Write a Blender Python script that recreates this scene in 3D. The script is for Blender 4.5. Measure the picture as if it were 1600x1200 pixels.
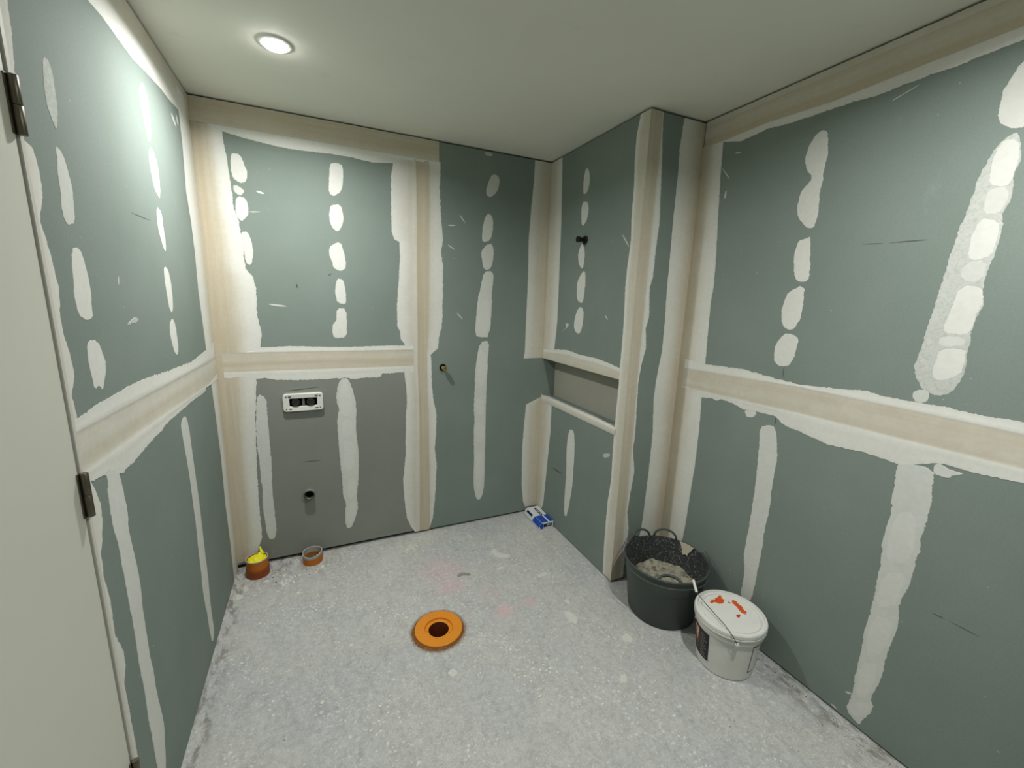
import bpy, bmesh, math, random
from mathutils import Vector, Matrix, noise
from mathutils.geometry import delaunay_2d_cdt

for o in list(bpy.data.objects):
    bpy.data.objects.remove(o, do_unlink=True)
SC = bpy.context.scene
COL = SC.collection
random.seed(7)
PI = math.pi

# ------------------------------------------------------------------ camera
CAM_POS = Vector((0.4805, -2.5476, 1.5306))
YAW, PITCH, ROLL, FOCAL_PX = 0.4341, -0.1974, 0.0317, 658.15
fw = Vector((math.sin(YAW) * math.cos(PITCH), math.cos(YAW) * math.cos(PITCH), math.sin(PITCH)))
rt = Vector((math.cos(YAW), -math.sin(YAW), 0))
up = rt.cross(fw)
r2 = math.cos(ROLL) * rt + math.sin(ROLL) * up
u2 = -math.sin(ROLL) * rt + math.cos(ROLL) * up
cd = bpy.data.cameras.new('camera')
cd.sensor_fit = 'HORIZONTAL'
cd.sensor_width = 36.0
cd.lens = 36.0 * FOCAL_PX / 1600.0
cd.clip_start = 0.02
cam = bpy.data.objects.new('camera', cd)
COL.objects.link(cam)
cam.matrix_world = Matrix(((r2.x, u2.x, -fw.x, CAM_POS.x), (r2.y, u2.y, -fw.y, CAM_POS.y),
                           (r2.z, u2.z, -fw.z, CAM_POS.z), (0, 0, 0, 1)))
SC.camera = cam

# ------------------------------------------------------------------ world, exposure
wd = bpy.data.worlds.new('world')
SC.world = wd
wd.use_nodes = True
wd.node_tree.nodes['Background'].inputs[0].default_value = (0.0, 0.0, 0.0, 1)
SC.view_settings.view_transform = 'Standard'
SC.view_settings.look = 'None'
SC.view_settings.gamma = 1.0
SC.view_settings.use_curve_mapping = False
SC.view_settings.exposure = 0.12
LAMP_COLOUR = (1.0, 1.0, 0.985)
LAMP_WATTS = {'near_corner': 16.0, 'near_camera': 18.0}

# ------------------------------------------------------------------ room size (metres)
X2, Y1, XW, HC = 1.893, 0.893, 2.231, 2.4      # boxing side, boxing depth, right wall, ceiling
YF = -3.3                                      # wall behind the camera
TB = 0.013                                     # plasterboard thickness

# ------------------------------------------------------------------ material helpers
def srgb(r, g, b):
    f = lambda c: (c / 255) / 12.92 if c / 255 <= .04045 else ((c / 255 + .055) / 1.055) ** 2.4
    return (f(r), f(g), f(b), 1)

class NT:
    def __init__(s, name):
        s.m = bpy.data.materials.new(name)
        s.m.use_nodes = True
        s.t = s.m.node_tree
        s.b = s.t.nodes['Principled BSDF']
    def n(s, typ, **kw):
        nd = s.t.nodes.new(typ)
        for k, v in kw.items():
            if k.startswith('i_'):
                key = k[2:]
                key = int(key) if key.isdigit() else key.replace('_', ' ')
                nd.inputs[key].default_value = v
            else:
                setattr(nd, k, v)
        return nd
    def l(s, a, b):
        s.t.links.new(a, b)
    def pos(s):
        return s.n('ShaderNodeNewGeometry').outputs['Position']
    def noise(s, scale, detail=4, rough=.55, vec=None, dist=0):
        nd = s.n('ShaderNodeTexNoise')
        nd.inputs['Scale'].default_value = scale
        nd.inputs['Detail'].default_value = detail
        nd.inputs['Roughness'].default_value = rough
        nd.inputs['Distortion'].default_value = dist
        s.l(vec if vec is not None else s.pos(), nd.inputs['Vector'])
        return nd.outputs['Fac']
    def ramp(s, fac, stops):
        nd = s.n('ShaderNodeValToRGB')
        e = nd.color_ramp.elements
        while len(e) < len(stops):
            e.new(.5)
        for i, (p, c) in enumerate(stops):
            e[i].position = p
            e[i].color = c if isinstance(c, tuple) else (c, c, c, 1)
        s.l(fac, nd.inputs['Fac'])
        return nd.outputs['Color']
    def mix(s, fac, a, b, mode='MIX'):
        nd = s.n('ShaderNodeMix', data_type='RGBA', blend_type=mode)
        for sock, v in ((nd.inputs[0], fac), (nd.inputs[6], a), (nd.inputs[7], b)):
            if hasattr(v, 'is_linked'):
                s.l(v, sock)
            else:
                sock.default_value = v
        return nd.outputs[2]
    def math(s, op, a, b=0.0):
        nd = s.n('ShaderNodeMath', operation=op)
        for sock, v in ((nd.inputs[0], a), (nd.inputs[1], b)):
            if hasattr(v, 'is_linked'):
                s.l(v, sock)
            else:
                sock.default_value = v
        return nd.outputs[0]
    def scaled(s, x, y, z):
        nd = s.n('ShaderNodeMapping')
        nd.inputs['Scale'].default_value = (x, y, z)
        s.l(s.pos(), nd.inputs['Vector'])
        return nd.outputs['Vector']
    def bump(s, hgt, strength, dist=.002):
        nd = s.n('ShaderNodeBump')
        nd.inputs['Strength'].default_value = strength
        nd.inputs['Distance'].default_value = dist
        s.l(hgt, nd.inputs['Height'])
        s.l(nd.outputs['Normal'], s.b.inputs['Normal'])
    def out(s, col, rough=.6, metal=0, spec=.5):
        if hasattr(col, 'is_linked'):
            s.l(col, s.b.inputs['Base Color'])
        else:
            s.b.inputs['Base Color'].default_value = col
        s.b.inputs['Roughness'].default_value = rough
        s.b.inputs['Metallic'].default_value = metal
        s.b.inputs['Specular IOR Level'].default_value = spec
        return s.m

GREEN_A, GREEN_B = srgb(124, 136, 128), srgb(132, 143, 136)

def mk_board(name, a, b):
    t = NT(name)
    c = t.mix(t.ramp(t.noise(2.2, 5), [(.35, 0.0), (.7, 1.0)]), a, b)
    fine = t.ramp(t.noise(160, 3, .7), [(.3, .94), (.7, 1.05)])
    c = t.mix(1.0, c, fine, 'MULTIPLY')
    # faint scuffs and tiny plaster flecks
    sc = t.ramp(t.noise(9, 6, .62, t.scaled(1, 1, .5)), [(.66, 0.0), (.74, .35)])
    c = t.mix(sc, c, (b[0] * 1.22, b[1] * 1.22, b[2] * 1.22, 1))
    v = t.n('ShaderNodeTexVoronoi', feature='F1')
    v.inputs['Scale'].default_value = 26
    t.l(t.pos(), v.inputs['Vector'])
    gate = t.ramp(t.noise(7, 2), [(.55, 0.0), (.62, 1.0)])
    sp = t.ramp(v.outputs['Distance'], [(.05, 1.0), (.075, 0.0)])
    c = t.mix(t.math('MULTIPLY', t.math('MULTIPLY', sp, gate), .5), c, srgb(200, 203, 198))
    t.bump(t.noise(900, 2), .12, .0004)
    return t.out(c, .82, 0, .3)

def mk_compound():
    t = NT('joint_compound')
    at = t.n('ShaderNodeVertexColor', layer_name='coat')
    sep = t.n('ShaderNodeSeparateColor')
    t.l(at.outputs['Color'], sep.inputs['Color'])
    tint, cover = sep.outputs[0], sep.outputs[1]
    mott = t.noise(5, 5, .6)
    fine = t.noise(60, 4, .6)
    white = t.mix(mott, srgb(214, 214, 206), srgb(229, 229, 222))
    beige = t.mix(mott, srgb(183, 171, 146), srgb(197, 186, 162))
    wob = t.math('MULTIPLY', t.math('SUBTRACT', t.noise(14, 4, .6), .5), .5)
    tt = t.math('ADD', tint, t.math('MULTIPLY', wob, t.math('MULTIPLY', t.math('MULTIPLY', tint, t.math('SUBTRACT', 1.0, tint)), 3.0)))
    # trowel streaks running along the band
    mp = t.n('ShaderNodeCombineXYZ')
    t.l(t.math('MULTIPLY', sep.outputs[2], 48.0), mp.inputs[0])
    t.l(t.math('MULTIPLY', at.outputs['Alpha'], 1.6), mp.inputs[1])
    stk = t.noise(1.0, 3, .6, mp.outputs[0])
    tt = t.math('ADD', tt, t.math('MULTIPLY', t.math('MULTIPLY', t.math('SUBTRACT', stk, .5), .75), tint))
    c = t.mix(tt, white, beige)
    # thin scraped coats let the board show through in speckles
    thin = t.math('SUBTRACT', t.math('ADD', cover, t.math('MULTIPLY', t.math('SUBTRACT', t.noise(120, 5, .75), .5), 1.1)), 0.0)
    cov = t.ramp(thin, [(.30, 0.35), (.60, 1.0)])
    c = t.mix(cov, srgb(150, 160, 153), c)
    c = t.mix(t.math('MULTIPLY', t.math('SUBTRACT', 1.0, cover), t.math('ADD', .6, t.noise(22, 4, .65))), c, srgb(158, 165, 158))
    c = t.mix(1.0, c, t.ramp(fine, [(.3, .965), (.7, 1.03)]), 'MULTIPLY')
    t.bump(t.noise(35, 5, .6), .25, .0015)
    return t.out(c, .85, 0, .25)

def mk_floor():
    t = NT('bare_concrete')
    p = t.pos()
    big = t.noise(1.7, 6, .6)
    mid = t.noise(13, 8, .72, t.scaled(1.6, .8, 1), .8)
    fin = t.noise(48, 7, .8)
    gr = t.noise(210, 4, .75)
    c = t.mix(t.ramp(big, [(.3, 0.0), (.72, 1.0)]), srgb(173, 175, 176), srgb(189, 189, 183))
    c = t.mix(1.0, c, t.ramp(mid, [(.25, .80), (.5, 1.0), (.75, 1.11)]), 'MULTIPLY')
    c = t.mix(1.0, c, t.ramp(fin, [(.3, .76), (.5, 1.0), (.7, 1.17)]), 'MULTIPLY')
    c = t.mix(1.0, c, t.ramp(gr, [(.28, .76), (.5, 1.0), (.72, 1.16)]), 'MULTIPLY')
    wm = t.ramp(t.noise(3.1, 4, .6, t.scaled(1, 1, 1)), [(.5, 0.0), (.68, .5)])
    c = t.mix(wm, c, t.mix(1.0, c, (1.02, 1.0, .94, 1), 'MULTIPLY'))
    # trowelled smears of pale dust
    sm = t.ramp(t.noise(5.5, 7, .7, t.scaled(1.0, 2.3, 1), 1.2), [(.56, 0.0), (.72, .55)])
    c = t.mix(sm, c, srgb(196, 195, 188))
    # small pale flecks, denser in drifts
    for sc, thr, g0, amt in ((48, .15, .42, .8), (30, .14, .50, .7), (95, .15, .38, .6), (19, .085, .46, .85)):
        v = t.n('ShaderNodeTexVoronoi', feature='F1')
        v.inputs['Scale'].default_value = sc
        wv = t.n('ShaderNodeVectorMath', operation='ADD')
        nz = t.n('ShaderNodeTexNoise')
        nz.inputs['Scale'].default_value = 40
        t.l(p, nz.inputs['Vector'])
        ms = t.n('ShaderNodeVectorMath', operation='SCALE')
        ms.inputs['Scale'].default_value = .018
        t.l(nz.outputs['Color'], ms.inputs[0])
        t.l(p, wv.inputs[0])
        t.l(ms.outputs[0], wv.inputs[1])
        t.l(wv.outputs[0], v.inputs['Vector'])
        sp = t.ramp(v.outputs['Distance'], [(thr, 1.0), (thr * 1.8, 0.0)])
        gt = t.ramp(t.noise(4.3 + sc * .02, 3), [(g0, 0.0), (g0 + .2, 1.0)])
        c = t.mix(t.math('MULTIPLY', t.math('MULTIPLY', sp, gt), amt), c, srgb(222, 222, 216))
    v = t.n('ShaderNodeTexVoronoi', feature='F1')
    v.inputs['Scale'].default_value = 17
    t.l(p, v.inputs['Vector'])
    dk = t.math('MULTIPLY', t.ramp(v.outputs['Distance'], [(.035, 1.0), (.06, 0.0)]), t.ramp(t.noise(6, 2), [(.5, 0.0), (.56, 1.0)]))
    c = t.mix(t.math('MULTIPLY', dk, .75), c, srgb(84, 82, 76))
    # pink marking chalk scuffed on the slab
    for (x, y, sx, sy, k) in ((1.05, -.44, .15, .17, .24), (1.06, -.60, .12, .07, .26), (1.255, -.868, .065, .055, .42), (1.40, -.86, .055, .032, .38), (1.24, -.72, .09, .09, .14)):
        mp = t.n('ShaderNodeMapping')
        mp.inputs['Location'].default_value = (-x / sx, -y / sy, 0)
        mp.inputs['Scale'].default_value = (1 / sx, 1 / sy, 0)
        t.l(p, mp.inputs['Vector'])
        ln = t.n('ShaderNodeVectorMath', operation='LENGTH')
        t.l(mp.outputs[0], ln.inputs[0])
        d = t.math('ADD', ln.outputs['Value'], t.math('MULTIPLY', t.math('SUBTRACT', t.noise(24, 4, .7), .5), 1.6))
        c = t.mix(t.math('MULTIPLY', t.ramp(d, [(.35, 1.0), (1.0, 0.0)]), k), c, srgb(221, 168, 172))
    # dirt trodden into the edges of the slab beside the walls
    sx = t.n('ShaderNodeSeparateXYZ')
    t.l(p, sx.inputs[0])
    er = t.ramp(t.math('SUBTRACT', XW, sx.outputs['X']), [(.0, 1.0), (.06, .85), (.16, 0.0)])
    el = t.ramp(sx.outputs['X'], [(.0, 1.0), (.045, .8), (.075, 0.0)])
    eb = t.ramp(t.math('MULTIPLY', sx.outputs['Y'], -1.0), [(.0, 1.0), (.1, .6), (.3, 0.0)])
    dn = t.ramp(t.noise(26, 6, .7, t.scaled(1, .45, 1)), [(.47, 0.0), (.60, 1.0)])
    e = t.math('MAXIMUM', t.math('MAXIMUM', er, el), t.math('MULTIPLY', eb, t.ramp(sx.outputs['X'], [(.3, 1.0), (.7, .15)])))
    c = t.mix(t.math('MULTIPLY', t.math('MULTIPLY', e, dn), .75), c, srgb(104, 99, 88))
    # raw orange plastic swarf round the pan collar
    mp = t.n('ShaderNodeMapping')
    mp.inputs['Location'].default_value = (-.921, .866, 0)
    t.l(p, mp.inputs['Vector'])
    fl = t.n('ShaderNodeVectorMath', operation='MULTIPLY')
    fl.inputs[1].default_value = (1, 1, 0)
    t.l(mp.outputs[0], fl.inputs[0])
    ln = t.n('ShaderNodeVectorMath', operation='LENGTH')
    t.l(fl.outputs[0], ln.inputs[0])
    d = t.math('ADD', ln.outputs['Value'], t.math('MULTIPLY', t.math('SUBTRACT', t.noise(70, 3, .7), .5), .03))
    c = t.mix(t.math('MULTIPLY', t.ramp(d, [(.124, 1.0), (.137, 0.0)]), .7), c, srgb(120, 82, 40))
    h = t.mix(.5, mid, fin)
    t.bump(h, .55, .004)
    return t.out(c, .78, 0, .35)

def mk_plain(name, col, rough=.5, metal=0, spec=.5, var=.06, scale=30, bump=0):
    t = NT(name)
    lo = tuple(min(1, x * (1 - var)) for x in col[:3]) + (1,)
    hi = tuple(min(1, x * (1 + var)) for x in col[:3]) + (1,)
    n = t.noise(scale, 4, .6)
    c = t.mix(n, lo, hi)
    if bump:
        t.bump(n, bump, .002)
    return t.out(c, rough, metal, spec)

def mk_splashed(name, base, spot, scale, thr, rough=.6, amt=.8):
    t = NT(name)
    c = t.mix(t.noise(20, 4), tuple(x * .85 for x in base[:3]) + (1,), base)
    n = t.ramp(t.noise(scale, 6, .75), [(thr, 0.0), (thr + .07, amt)])
    n2 = t.ramp(t.noise(scale * .3, 3, .6), [(.4, .2), (.65, 1.0)])
    c = t.mix(t.math('MULTIPLY', n, n2), c, spot)
    return t.out(c, rough, 0, .4)

def mk_ceiling():
    t = NT('ceiling_board')
    c = t.mix(t.ramp(t.noise(1.3, 4), [(.35, 0.0), (.7, 1.0)]), srgb(230, 229, 216), srgb(237, 236, 224))
    n = t.ramp(t.noise(7, 5, .65), [(.64, 0.0), (.8, .3)])
    c = t.mix(n, c, srgb(205, 200, 184))
    t.bump(t.noise(300, 2), .05, .0005)
    return t.out(c, .8, 0, .3)

M = {}
M['board'] = mk_board('green_plasterboard', GREEN_A, GREEN_B)
M['board_low'] = mk_board('grey_plasterboard', srgb(131, 134, 126), srgb(138, 141, 133))
M['lining'] = mk_board('grey_lining_board_lightened', srgb(158, 157, 145), srgb(165, 164, 152))  # colour lightened to stand in for bounced light missing in the recess
M['coat'] = mk_compound()
M['floor'] = mk_floor()
M['ceiling'] = mk_ceiling()
M['stud'] = mk_plain('dark_framing', srgb(26, 23, 19), .95, 0, .2)
M['door'] = mk_plain('door_paint', srgb(208, 208, 195), .45, 0, .4, .015, 6)
M['jamb'] = mk_plain('jamb_primer', srgb(203, 201, 190), .6, 0, .3, .03, 12)
M['steel'] = mk_plain('satin_steel', srgb(112, 106, 94), .42, .9, .5, .12, 60)
M['orange'] = mk_plain('orange_pvc', srgb(222, 138, 30), .42, 0, .5, .06, 18)
M['orange_dk'] = mk_splashed('orange_pvc_dirty', srgb(190, 108, 20), srgb(170, 150, 120), 60, .66, .5, .7)
M['pipe_rim'] = mk_splashed('plaster_smeared_pipe', srgb(178, 176, 168), srgb(120, 116, 108), 40, .55, .7, .6)
M['black'] = mk_plain('black_plastic', srgb(44, 44, 38), .4, 0, .4, .15)
M['void'] = mk_plain('pipe_dark', srgb(10, 10, 9), .9, 0, .1)
M['tub_out'] = mk_splashed('tub_rubber', srgb(70, 78, 74), srgb(100, 105, 102), 30, .66, .5, .25)
M['tub_in'] = mk_splashed('tub_rubber_splashed', srgb(50, 53, 54), srgb(170, 170, 162), 110, .53, .6, .75)
M['slop'] = mk_splashed('dried_slurry', srgb(160, 156, 136), srgb(66, 64, 57), 38, .49, .85, .8)
M['wire'] = mk_plain('galvanised_wire', srgb(150, 150, 146), .4, .7, .5, .1)
M['wire_dk'] = mk_plain('dull_wire', srgb(96, 98, 96), .45, .6, .5, .1)
M['pail'] = mk_splashed('white_pail_plastic', srgb(226, 225, 218), srgb(140, 138, 130), 26, .62, .42, .5)
M['grip'] = mk_plain('white_grip', srgb(222, 222, 214), .5, 0, .4, .03)
M['smear'] = mk_splashed('orange_sealer', srgb(214, 84, 18), srgb(238, 160, 90), 60, .55, .45, .8)
M['smear_dk'] = mk_plain('red_sealer', srgb(178, 54, 16), .45, 0, .4, .2, 60)
M['lab_black'] = mk_plain('label_black', srgb(28, 28, 27), .4, 0, .4, .1)
M['lab_red'] = mk_plain('label_red', srgb(126, 34, 24), .4, 0, .4, .15)
M['lab_grey'] = mk_plain('label_print_grey', srgb(120, 120, 116), .5, 0, .3, .1)
M['lab_white'] = mk_plain('label_print_white', srgb(215, 205, 196), .5, 0, .3, .05)
M['plate'] = mk_plain('white_plate_plastic', srgb(222, 222, 213), .45, 0, .4, .03, 40)
M['plate_mark'] = mk_plain('plate_screw', srgb(120, 120, 116), .5, .4, .4, .1)
M['brass'] = mk_plain('brass', srgb(180, 160, 90), .35, .8, .5, .15, 80)
M['grey_pvc'] = mk_splashed('grey_pvc', srgb(146, 146, 138), srgb(196, 196, 190), 50, .55, .6, .7)
M['card_white'] = mk_plain('carton_white', srgb(214, 216, 216), .55, 0, .3, .04)
M['card_blue'] = mk_plain('carton_blue', srgb(20, 72, 168), .5, 0, .4, .12)
M['card_navy'] = mk_plain('carton_navy', srgb(24, 34, 72), .5, 0, .4, .12)
M['bag'] = mk_plain('yellow_plastic', srgb(242, 232, 30), .35, 0, .5, .08, 40)
M['bag'].node_tree.nodes['Principled BSDF'].inputs['Subsurface Weight'].default_value = .25
M['flake'] = mk_plain('plaster_crumb', srgb(214, 212, 202), .85, 0, .2, .08, 50)
M['flake_dk'] = mk_plain('dark_grit', srgb(92, 86, 76), .9, 0, .2, .2, 50)
M['splat'] = mk_splashed('dried_splat', srgb(213, 211, 202), srgb(192, 190, 183), 40, .52, .85, .8)
M['pencil'] = mk_plain('pencil_mark', srgb(82, 86, 80), .8, 0, .2, .2)
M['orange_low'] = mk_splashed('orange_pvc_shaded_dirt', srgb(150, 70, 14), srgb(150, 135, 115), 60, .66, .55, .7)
M['ring'] = mk_splashed('orange_stained_mortar_shade', srgb(122, 78, 30), srgb(140, 128, 106), 90, .50, .8, .8)  # mortar and dirt, with the shadow round the collar darkened into the colour
M['splat_dk'] = mk_splashed('grey_splat', srgb(148, 143, 133), srgb(128, 122, 112), 60, .5, .85, .8)
M['pipe_shade'] = mk_plain('shaded_pipe_bore', srgb(88, 36, 10), .6, 0, .3, .2)  # orange pipe wall darkened in colour for the shade down the bore
M['trim'] = mk_plain('lamp_trim', srgb(232, 232, 226), .4, 0, .4, .02)
M['black_pipe'] = mk_plain('black_fitting', srgb(9, 10, 9), .45, 0, .4, .1)
M['scrap'] = mk_plain('compound_scrap', srgb(198, 190, 170), .85, 0, .2, .06, 40)
tl = NT('lamp_lens')
tl.b.inputs['Emission Color'].default_value = (1, .99, .95, 1)
tl.b.inputs['Emission Strength'].default_value = 60
M['lens'] = tl.out((.9, .9, .9, 1), .4)

# ------------------------------------------------------------------ mesh helpers
def finish(name, me, mat, parent=None, smooth=False, loc=None):
    if mat is not None:
        me.materials.append(M[mat] if isinstance(mat, str) else mat)
    if smooth:
        for p in me.polygons:
            p.use_smooth = True
    o = bpy.data.objects.new(name, me)
    COL.objects.link(o)
    if loc is not None:
        o.location = loc
    if parent is not None:
        o.parent = parent
    return o

def from_bm(name, bm, mat, parent=None, smooth=False, loc=None, sharp=None):
    bmesh.ops.recalc_face_normals(bm, faces=bm.faces)
    me = bpy.data.meshes.new(name)
    bm.to_mesh(me)
    bm.free()
    o = finish(name, me, mat, parent, smooth, loc)
    if smooth and sharp:
        me.set_sharp_from_angle(angle=math.radians(sharp))
    return o

def bbox(bm, x0, x1, y0, y1, z0, z1):
    v = [bm.verts.new((x, y, z)) for x in (x0, x1) for y in (y0, y1) for z in (z0, z1)]
    for f in ((0, 1, 3, 2), (4, 6, 7, 5), (0, 4, 5, 1), (2, 3, 7, 6), (0, 2, 6, 4), (1, 5, 7, 3)):
        bm.faces.new([v[i] for i in f])
    return v

def box(name, x0, x1, y0, y1, z0, z1, mat, parent=None, bevel=0):
    bm = bmesh.new()
    bbox(bm, min(x0, x1), max(x0, x1), min(y0, y1), max(y0, y1), min(z0, z1), max(z0, z1))
    if bevel:
        bmesh.ops.bevel(bm, geom=list(bm.edges), offset=bevel, segments=2, affect='EDGES')
    return from_bm(name, bm, mat, parent)

def lathe_bm(prof, seg=48, axis='z', closed=False):
    bm = bmesh.new()
    rings = []
    for r, z in prof:
        if r < 1e-6:
            rings.append([bm.verts.new((0, 0, z))])
        else:
            rings.append([bm.verts.new((r * math.cos(2 * PI * k / seg), r * math.sin(2 * PI * k / seg), z)) for k in range(seg)])
    pairs = list(zip(rings, rings[1:]))
    if closed:
        pairs.append((rings[-1], rings[0]))
    for a, b in pairs:
        for k in range(seg):
            k2 = (k + 1) % seg
            if len(a) == 1 and len(b) == 1:
                continue
            if len(a) == 1:
                bm.faces.new((a[0], b[k], b[k2]))
            elif len(b) == 1:
                bm.faces.new((a[k], b[0], a[k2]))
            else:
                bm.faces.new((a[k], b[k], b[k2], a[k2]))
    if axis == '-y':      # local z points out of a wall facing -y
        bm.transform(Matrix.Rotation(PI / 2, 4, 'X'))
    elif axis == '-x':
        bm.transform(Matrix.Rotation(-PI / 2, 4, 'Y'))
    return bm

def tube_bm(pts, r, seg=8, bm=None):
    bm = bm or bmesh.new()
    pts = [Vector(p) for p in pts]
    rings = []
    ref = None
    for i, p in enumerate(pts):
        d = (pts[min(i + 1, len(pts) - 1)] - pts[max(i - 1, 0)]).normalized()
        if ref is None:
            ref = d.orthogonal().normalized()
        ref = (ref - d * ref.dot(d)).normalized()
        s = d.cross(ref)
        rr = r[i] if isinstance(r, (list, tuple)) else r
        rings.append([bm.verts.new(p + rr * (math.cos(2 * PI * k / seg) * ref + math.sin(2 * PI * k / seg) * s)) for k in range(seg)])
    for a, b in zip(rings, rings[1:]):
        for k in range(seg):
            bm.faces.new((a[k], a[(k + 1) % seg], b[(k + 1) % seg], b[k]))
    bm.faces.new(rings[0][::-1])
    bm.faces.new(rings[-1])
    return bm

def thing(name, label, cat, loc, rz=0, group=None):
    o = bpy.data.objects.new(name, None)
    COL.objects.link(o)
    o.empty_display_size = .05
    o.location = loc
    o.rotation_euler = (0, 0, rz)
    return tag(o, label, cat, group)

def tag(o, label, cat, group=None):
    o['label'] = label
    o['category'] = cat
    if group:
        o['group'] = group
    return o

def struct(o):
    o['kind'] = 'structure'
    return o

def root(name):
    o = bpy.data.objects.new(name, None)
    COL.objects.link(o)
    return struct(o)

# ------------------------------------------------------------------ the setting
HOLES = [(0.921, -0.866, 0.070), (0.109, -0.090, 0.0495), (0.383, -0.075, 0.0485)]   # pipes through the slab
def make_floor():
    pts, edges = [], []
    def loop(ps):
        b = len(pts)
        pts.extend(Vector(p) for p in ps)
        edges.extend((b + i, b + (i + 1) % len(ps)) for i in range(len(ps)))
    loop([(-.1, YF - .1), (XW + .1, YF - .1), (XW + .1, .1), (-.1, .1)])
    for x, y, r in HOLES:
        loop([(x + r * math.cos(2 * PI * k / 40), y + r * math.sin(2 * PI * k / 40)) for k in range(40)])
    for i in range(1, 24):
        for j in range(1, 34):
            q = (-.1 + i * .1, YF - .1 + j * .1)
            if all((q[0] - x) ** 2 + (q[1] - y) ** 2 > (r + .01) ** 2 for x, y, r in HOLES):
                pts.append(Vector(q))
    vs, es, fs, *_ = delaunay_2d_cdt(pts, edges, [], 0, 1e-6)
    bm = bmesh.new()
    bv = [bm.verts.new((v.x, v.y, 0)) for v in vs]
    for f in fs:
        c = sum((vs[i] for i in f), Vector((0, 0))) / len(f)
        if any((c.x - x) ** 2 + (c.y - y) ** 2 < (r * .995) ** 2 for x, y, r in HOLES):
            continue
        bm.faces.new([bv[i] for i in f])
    for f in bm.faces:
        if f.normal.z < 0:
            f.normal_flip()
    rim = [e for e in bm.edges if e.is_boundary]
    ex = bmesh.ops.extrude_edge_only(bm, edges=rim)
    for v in ex['geom']:
        if isinstance(v, bmesh.types.BMVert):
            v.co.z = -.34
    me = bpy.data.meshes.new('floor')
    bm.to_mesh(me)
    bm.free()
    return struct(finish('floor', me, 'floor'))
FLOOR_OB = make_floor()
box('slab_base', -.1, XW + .1, YF - .1, .1, -.38, -.341, 'void', FLOOR_OB)

ceil = struct(box('ceiling', -.1, XW + .1, YF - .1, .1, HC, HC + .05, 'ceiling'))

G0 = .028            # framing set back behind the boards
wall_back = struct(box('wall_back', -.1, XW + .1, G0, .1, -.02, HC + .02, 'stud'))
wall_left = struct(box('wall_left', -.1, -G0 - .012, YF - .1, .1, -.02, HC + .02, 'stud'))
wall_right = struct(box('wall_right', XW + G0, XW + .1, YF - .1, .1, -.02, HC + .02, 'stud'))
wall_front = struct(box('wall_front', -.1, XW + .1, YF - .1, YF - .02, -.02, HC + .02, 'stud'))
wall_boxing = struct(box('wall_boxing', X2 + .14, XW + .01, -Y1 + .03, G0, -.02, HC + .02, 'stud'))
WALLS = {'back': wall_back, 'left': wall_left, 'right': wall_right, 'niche': wall_boxing, 'face': wall_boxing, 'front': wall_front}

def w3(wall, s, z, h=0.0):
    """wall coordinates (along, up, proud of the board) to the room"""
    if wall == 'back':
        return (s, -h, z)
    if wall == 'face':
        return (s, -Y1 - h, z)
    if wall == 'left':
        return (h, s, z)
    if wall == 'niche':
        return (X2 - h, s, z)
    if wall == 'right':
        return (XW - h, s, z)
    if wall == 'front':
        return (s, YF + h, z)

def sheet(wall, s0, s1, z0, z1, mat='board', rough=0.0, name='plasterboard_sheet'):
    a = w3(wall, s0, z0, -TB)
    b = w3(wall, s1, z1, 0)
    bm = bmesh.new()
    bbox(bm, min(a[0], b[0]), max(a[0], b[0]), min(a[1], b[1]), max(a[1], b[1]), z0, z1)
    bmesh.ops.bevel(bm, geom=list(bm.edges), offset=.001, segments=1, affect='EDGES')
    return from_bm(name, bm, mat, WALLS[wall])

ZT = HC - .010
XV = 1.04          # vertical board joint in the back wall
SHEETS = {}
SHEETS['back_up'] = sheet('back', 0, XV - .001, 1.166, ZT)
SHEETS['back_low'] = sheet('back', 0, XV - .001, .021, 1.164, 'board_low')
SHEETS['back_right'] = sheet('back', XV + .001, X2 + .105, .014, ZT + .001)
SHEETS['left_up'] = sheet('left', -1.386, 0, 1.212, ZT)
SHEETS['left_low'] = sheet('left', -1.386, 0, .006, 1.210)
sheet('left', -2.275, -1.388, 2.062, ZT)
sheet('left', YF, -2.277, 1.212, ZT)
sheet('left', YF, -2.277, .006, 1.210)
SHEETS['right_up'] = sheet('right', YF, -Y1, 1.186, ZT + .001)
SHEETS['right_low'] = sheet('right', YF, -Y1, .007, 1.184)
RY = -.834         # far end of the recess
RZ0, RZ1 = .868, 1.140
SHEETS['niche_up'] = sheet('niche', -Y1, 0, RZ1, ZT + .002)
SHEETS['niche_low'] = sheet('niche', -Y1, 0, .006, RZ0)
sheet('niche', -Y1, RY, RZ0, RZ1)
SHEETS['face'] = sheet('face', X2 + .0005, XW, .006, ZT)
sheet('front', 0, XW, 1.2, ZT)
sheet('front', 0, XW, .006, 1.198)
# lining of the recess
box('recess_lining', X2 + .100, X2 + .113, RY - .013, 0, RZ0 - .02, RZ1 + .013, 'lining', wall_boxing)
box('recess_lining', X2 + .001, X2 + .113, RY - .013, 0, RZ1, RZ1 + .013, 'board', wall_boxing)
box('recess_lining', X2 + .001, X2 + .113, RY - .013, RY, RZ0, RZ1, 'board', wall_boxing)
box('recess_lining', X2 + .001, X2 + .113, RY - .013, 0, RZ0 - .013, RZ0, 'board', wall_boxing)

# ------------------------------------------------------------------ set compound: joint bands and screw patches
def interp(ps, x):
    if x <= ps[0][0]:
        return ps[0][1]
    for (a, b), (c, d) in zip(ps, ps[1:]):
        if x <= c:
            return b + (d - b) * (x - a) / (c - a) if c > a else d
    return ps[-1][1]

def nz(a, b, c=0.0):
    return noise.noise((a, b, c))

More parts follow.
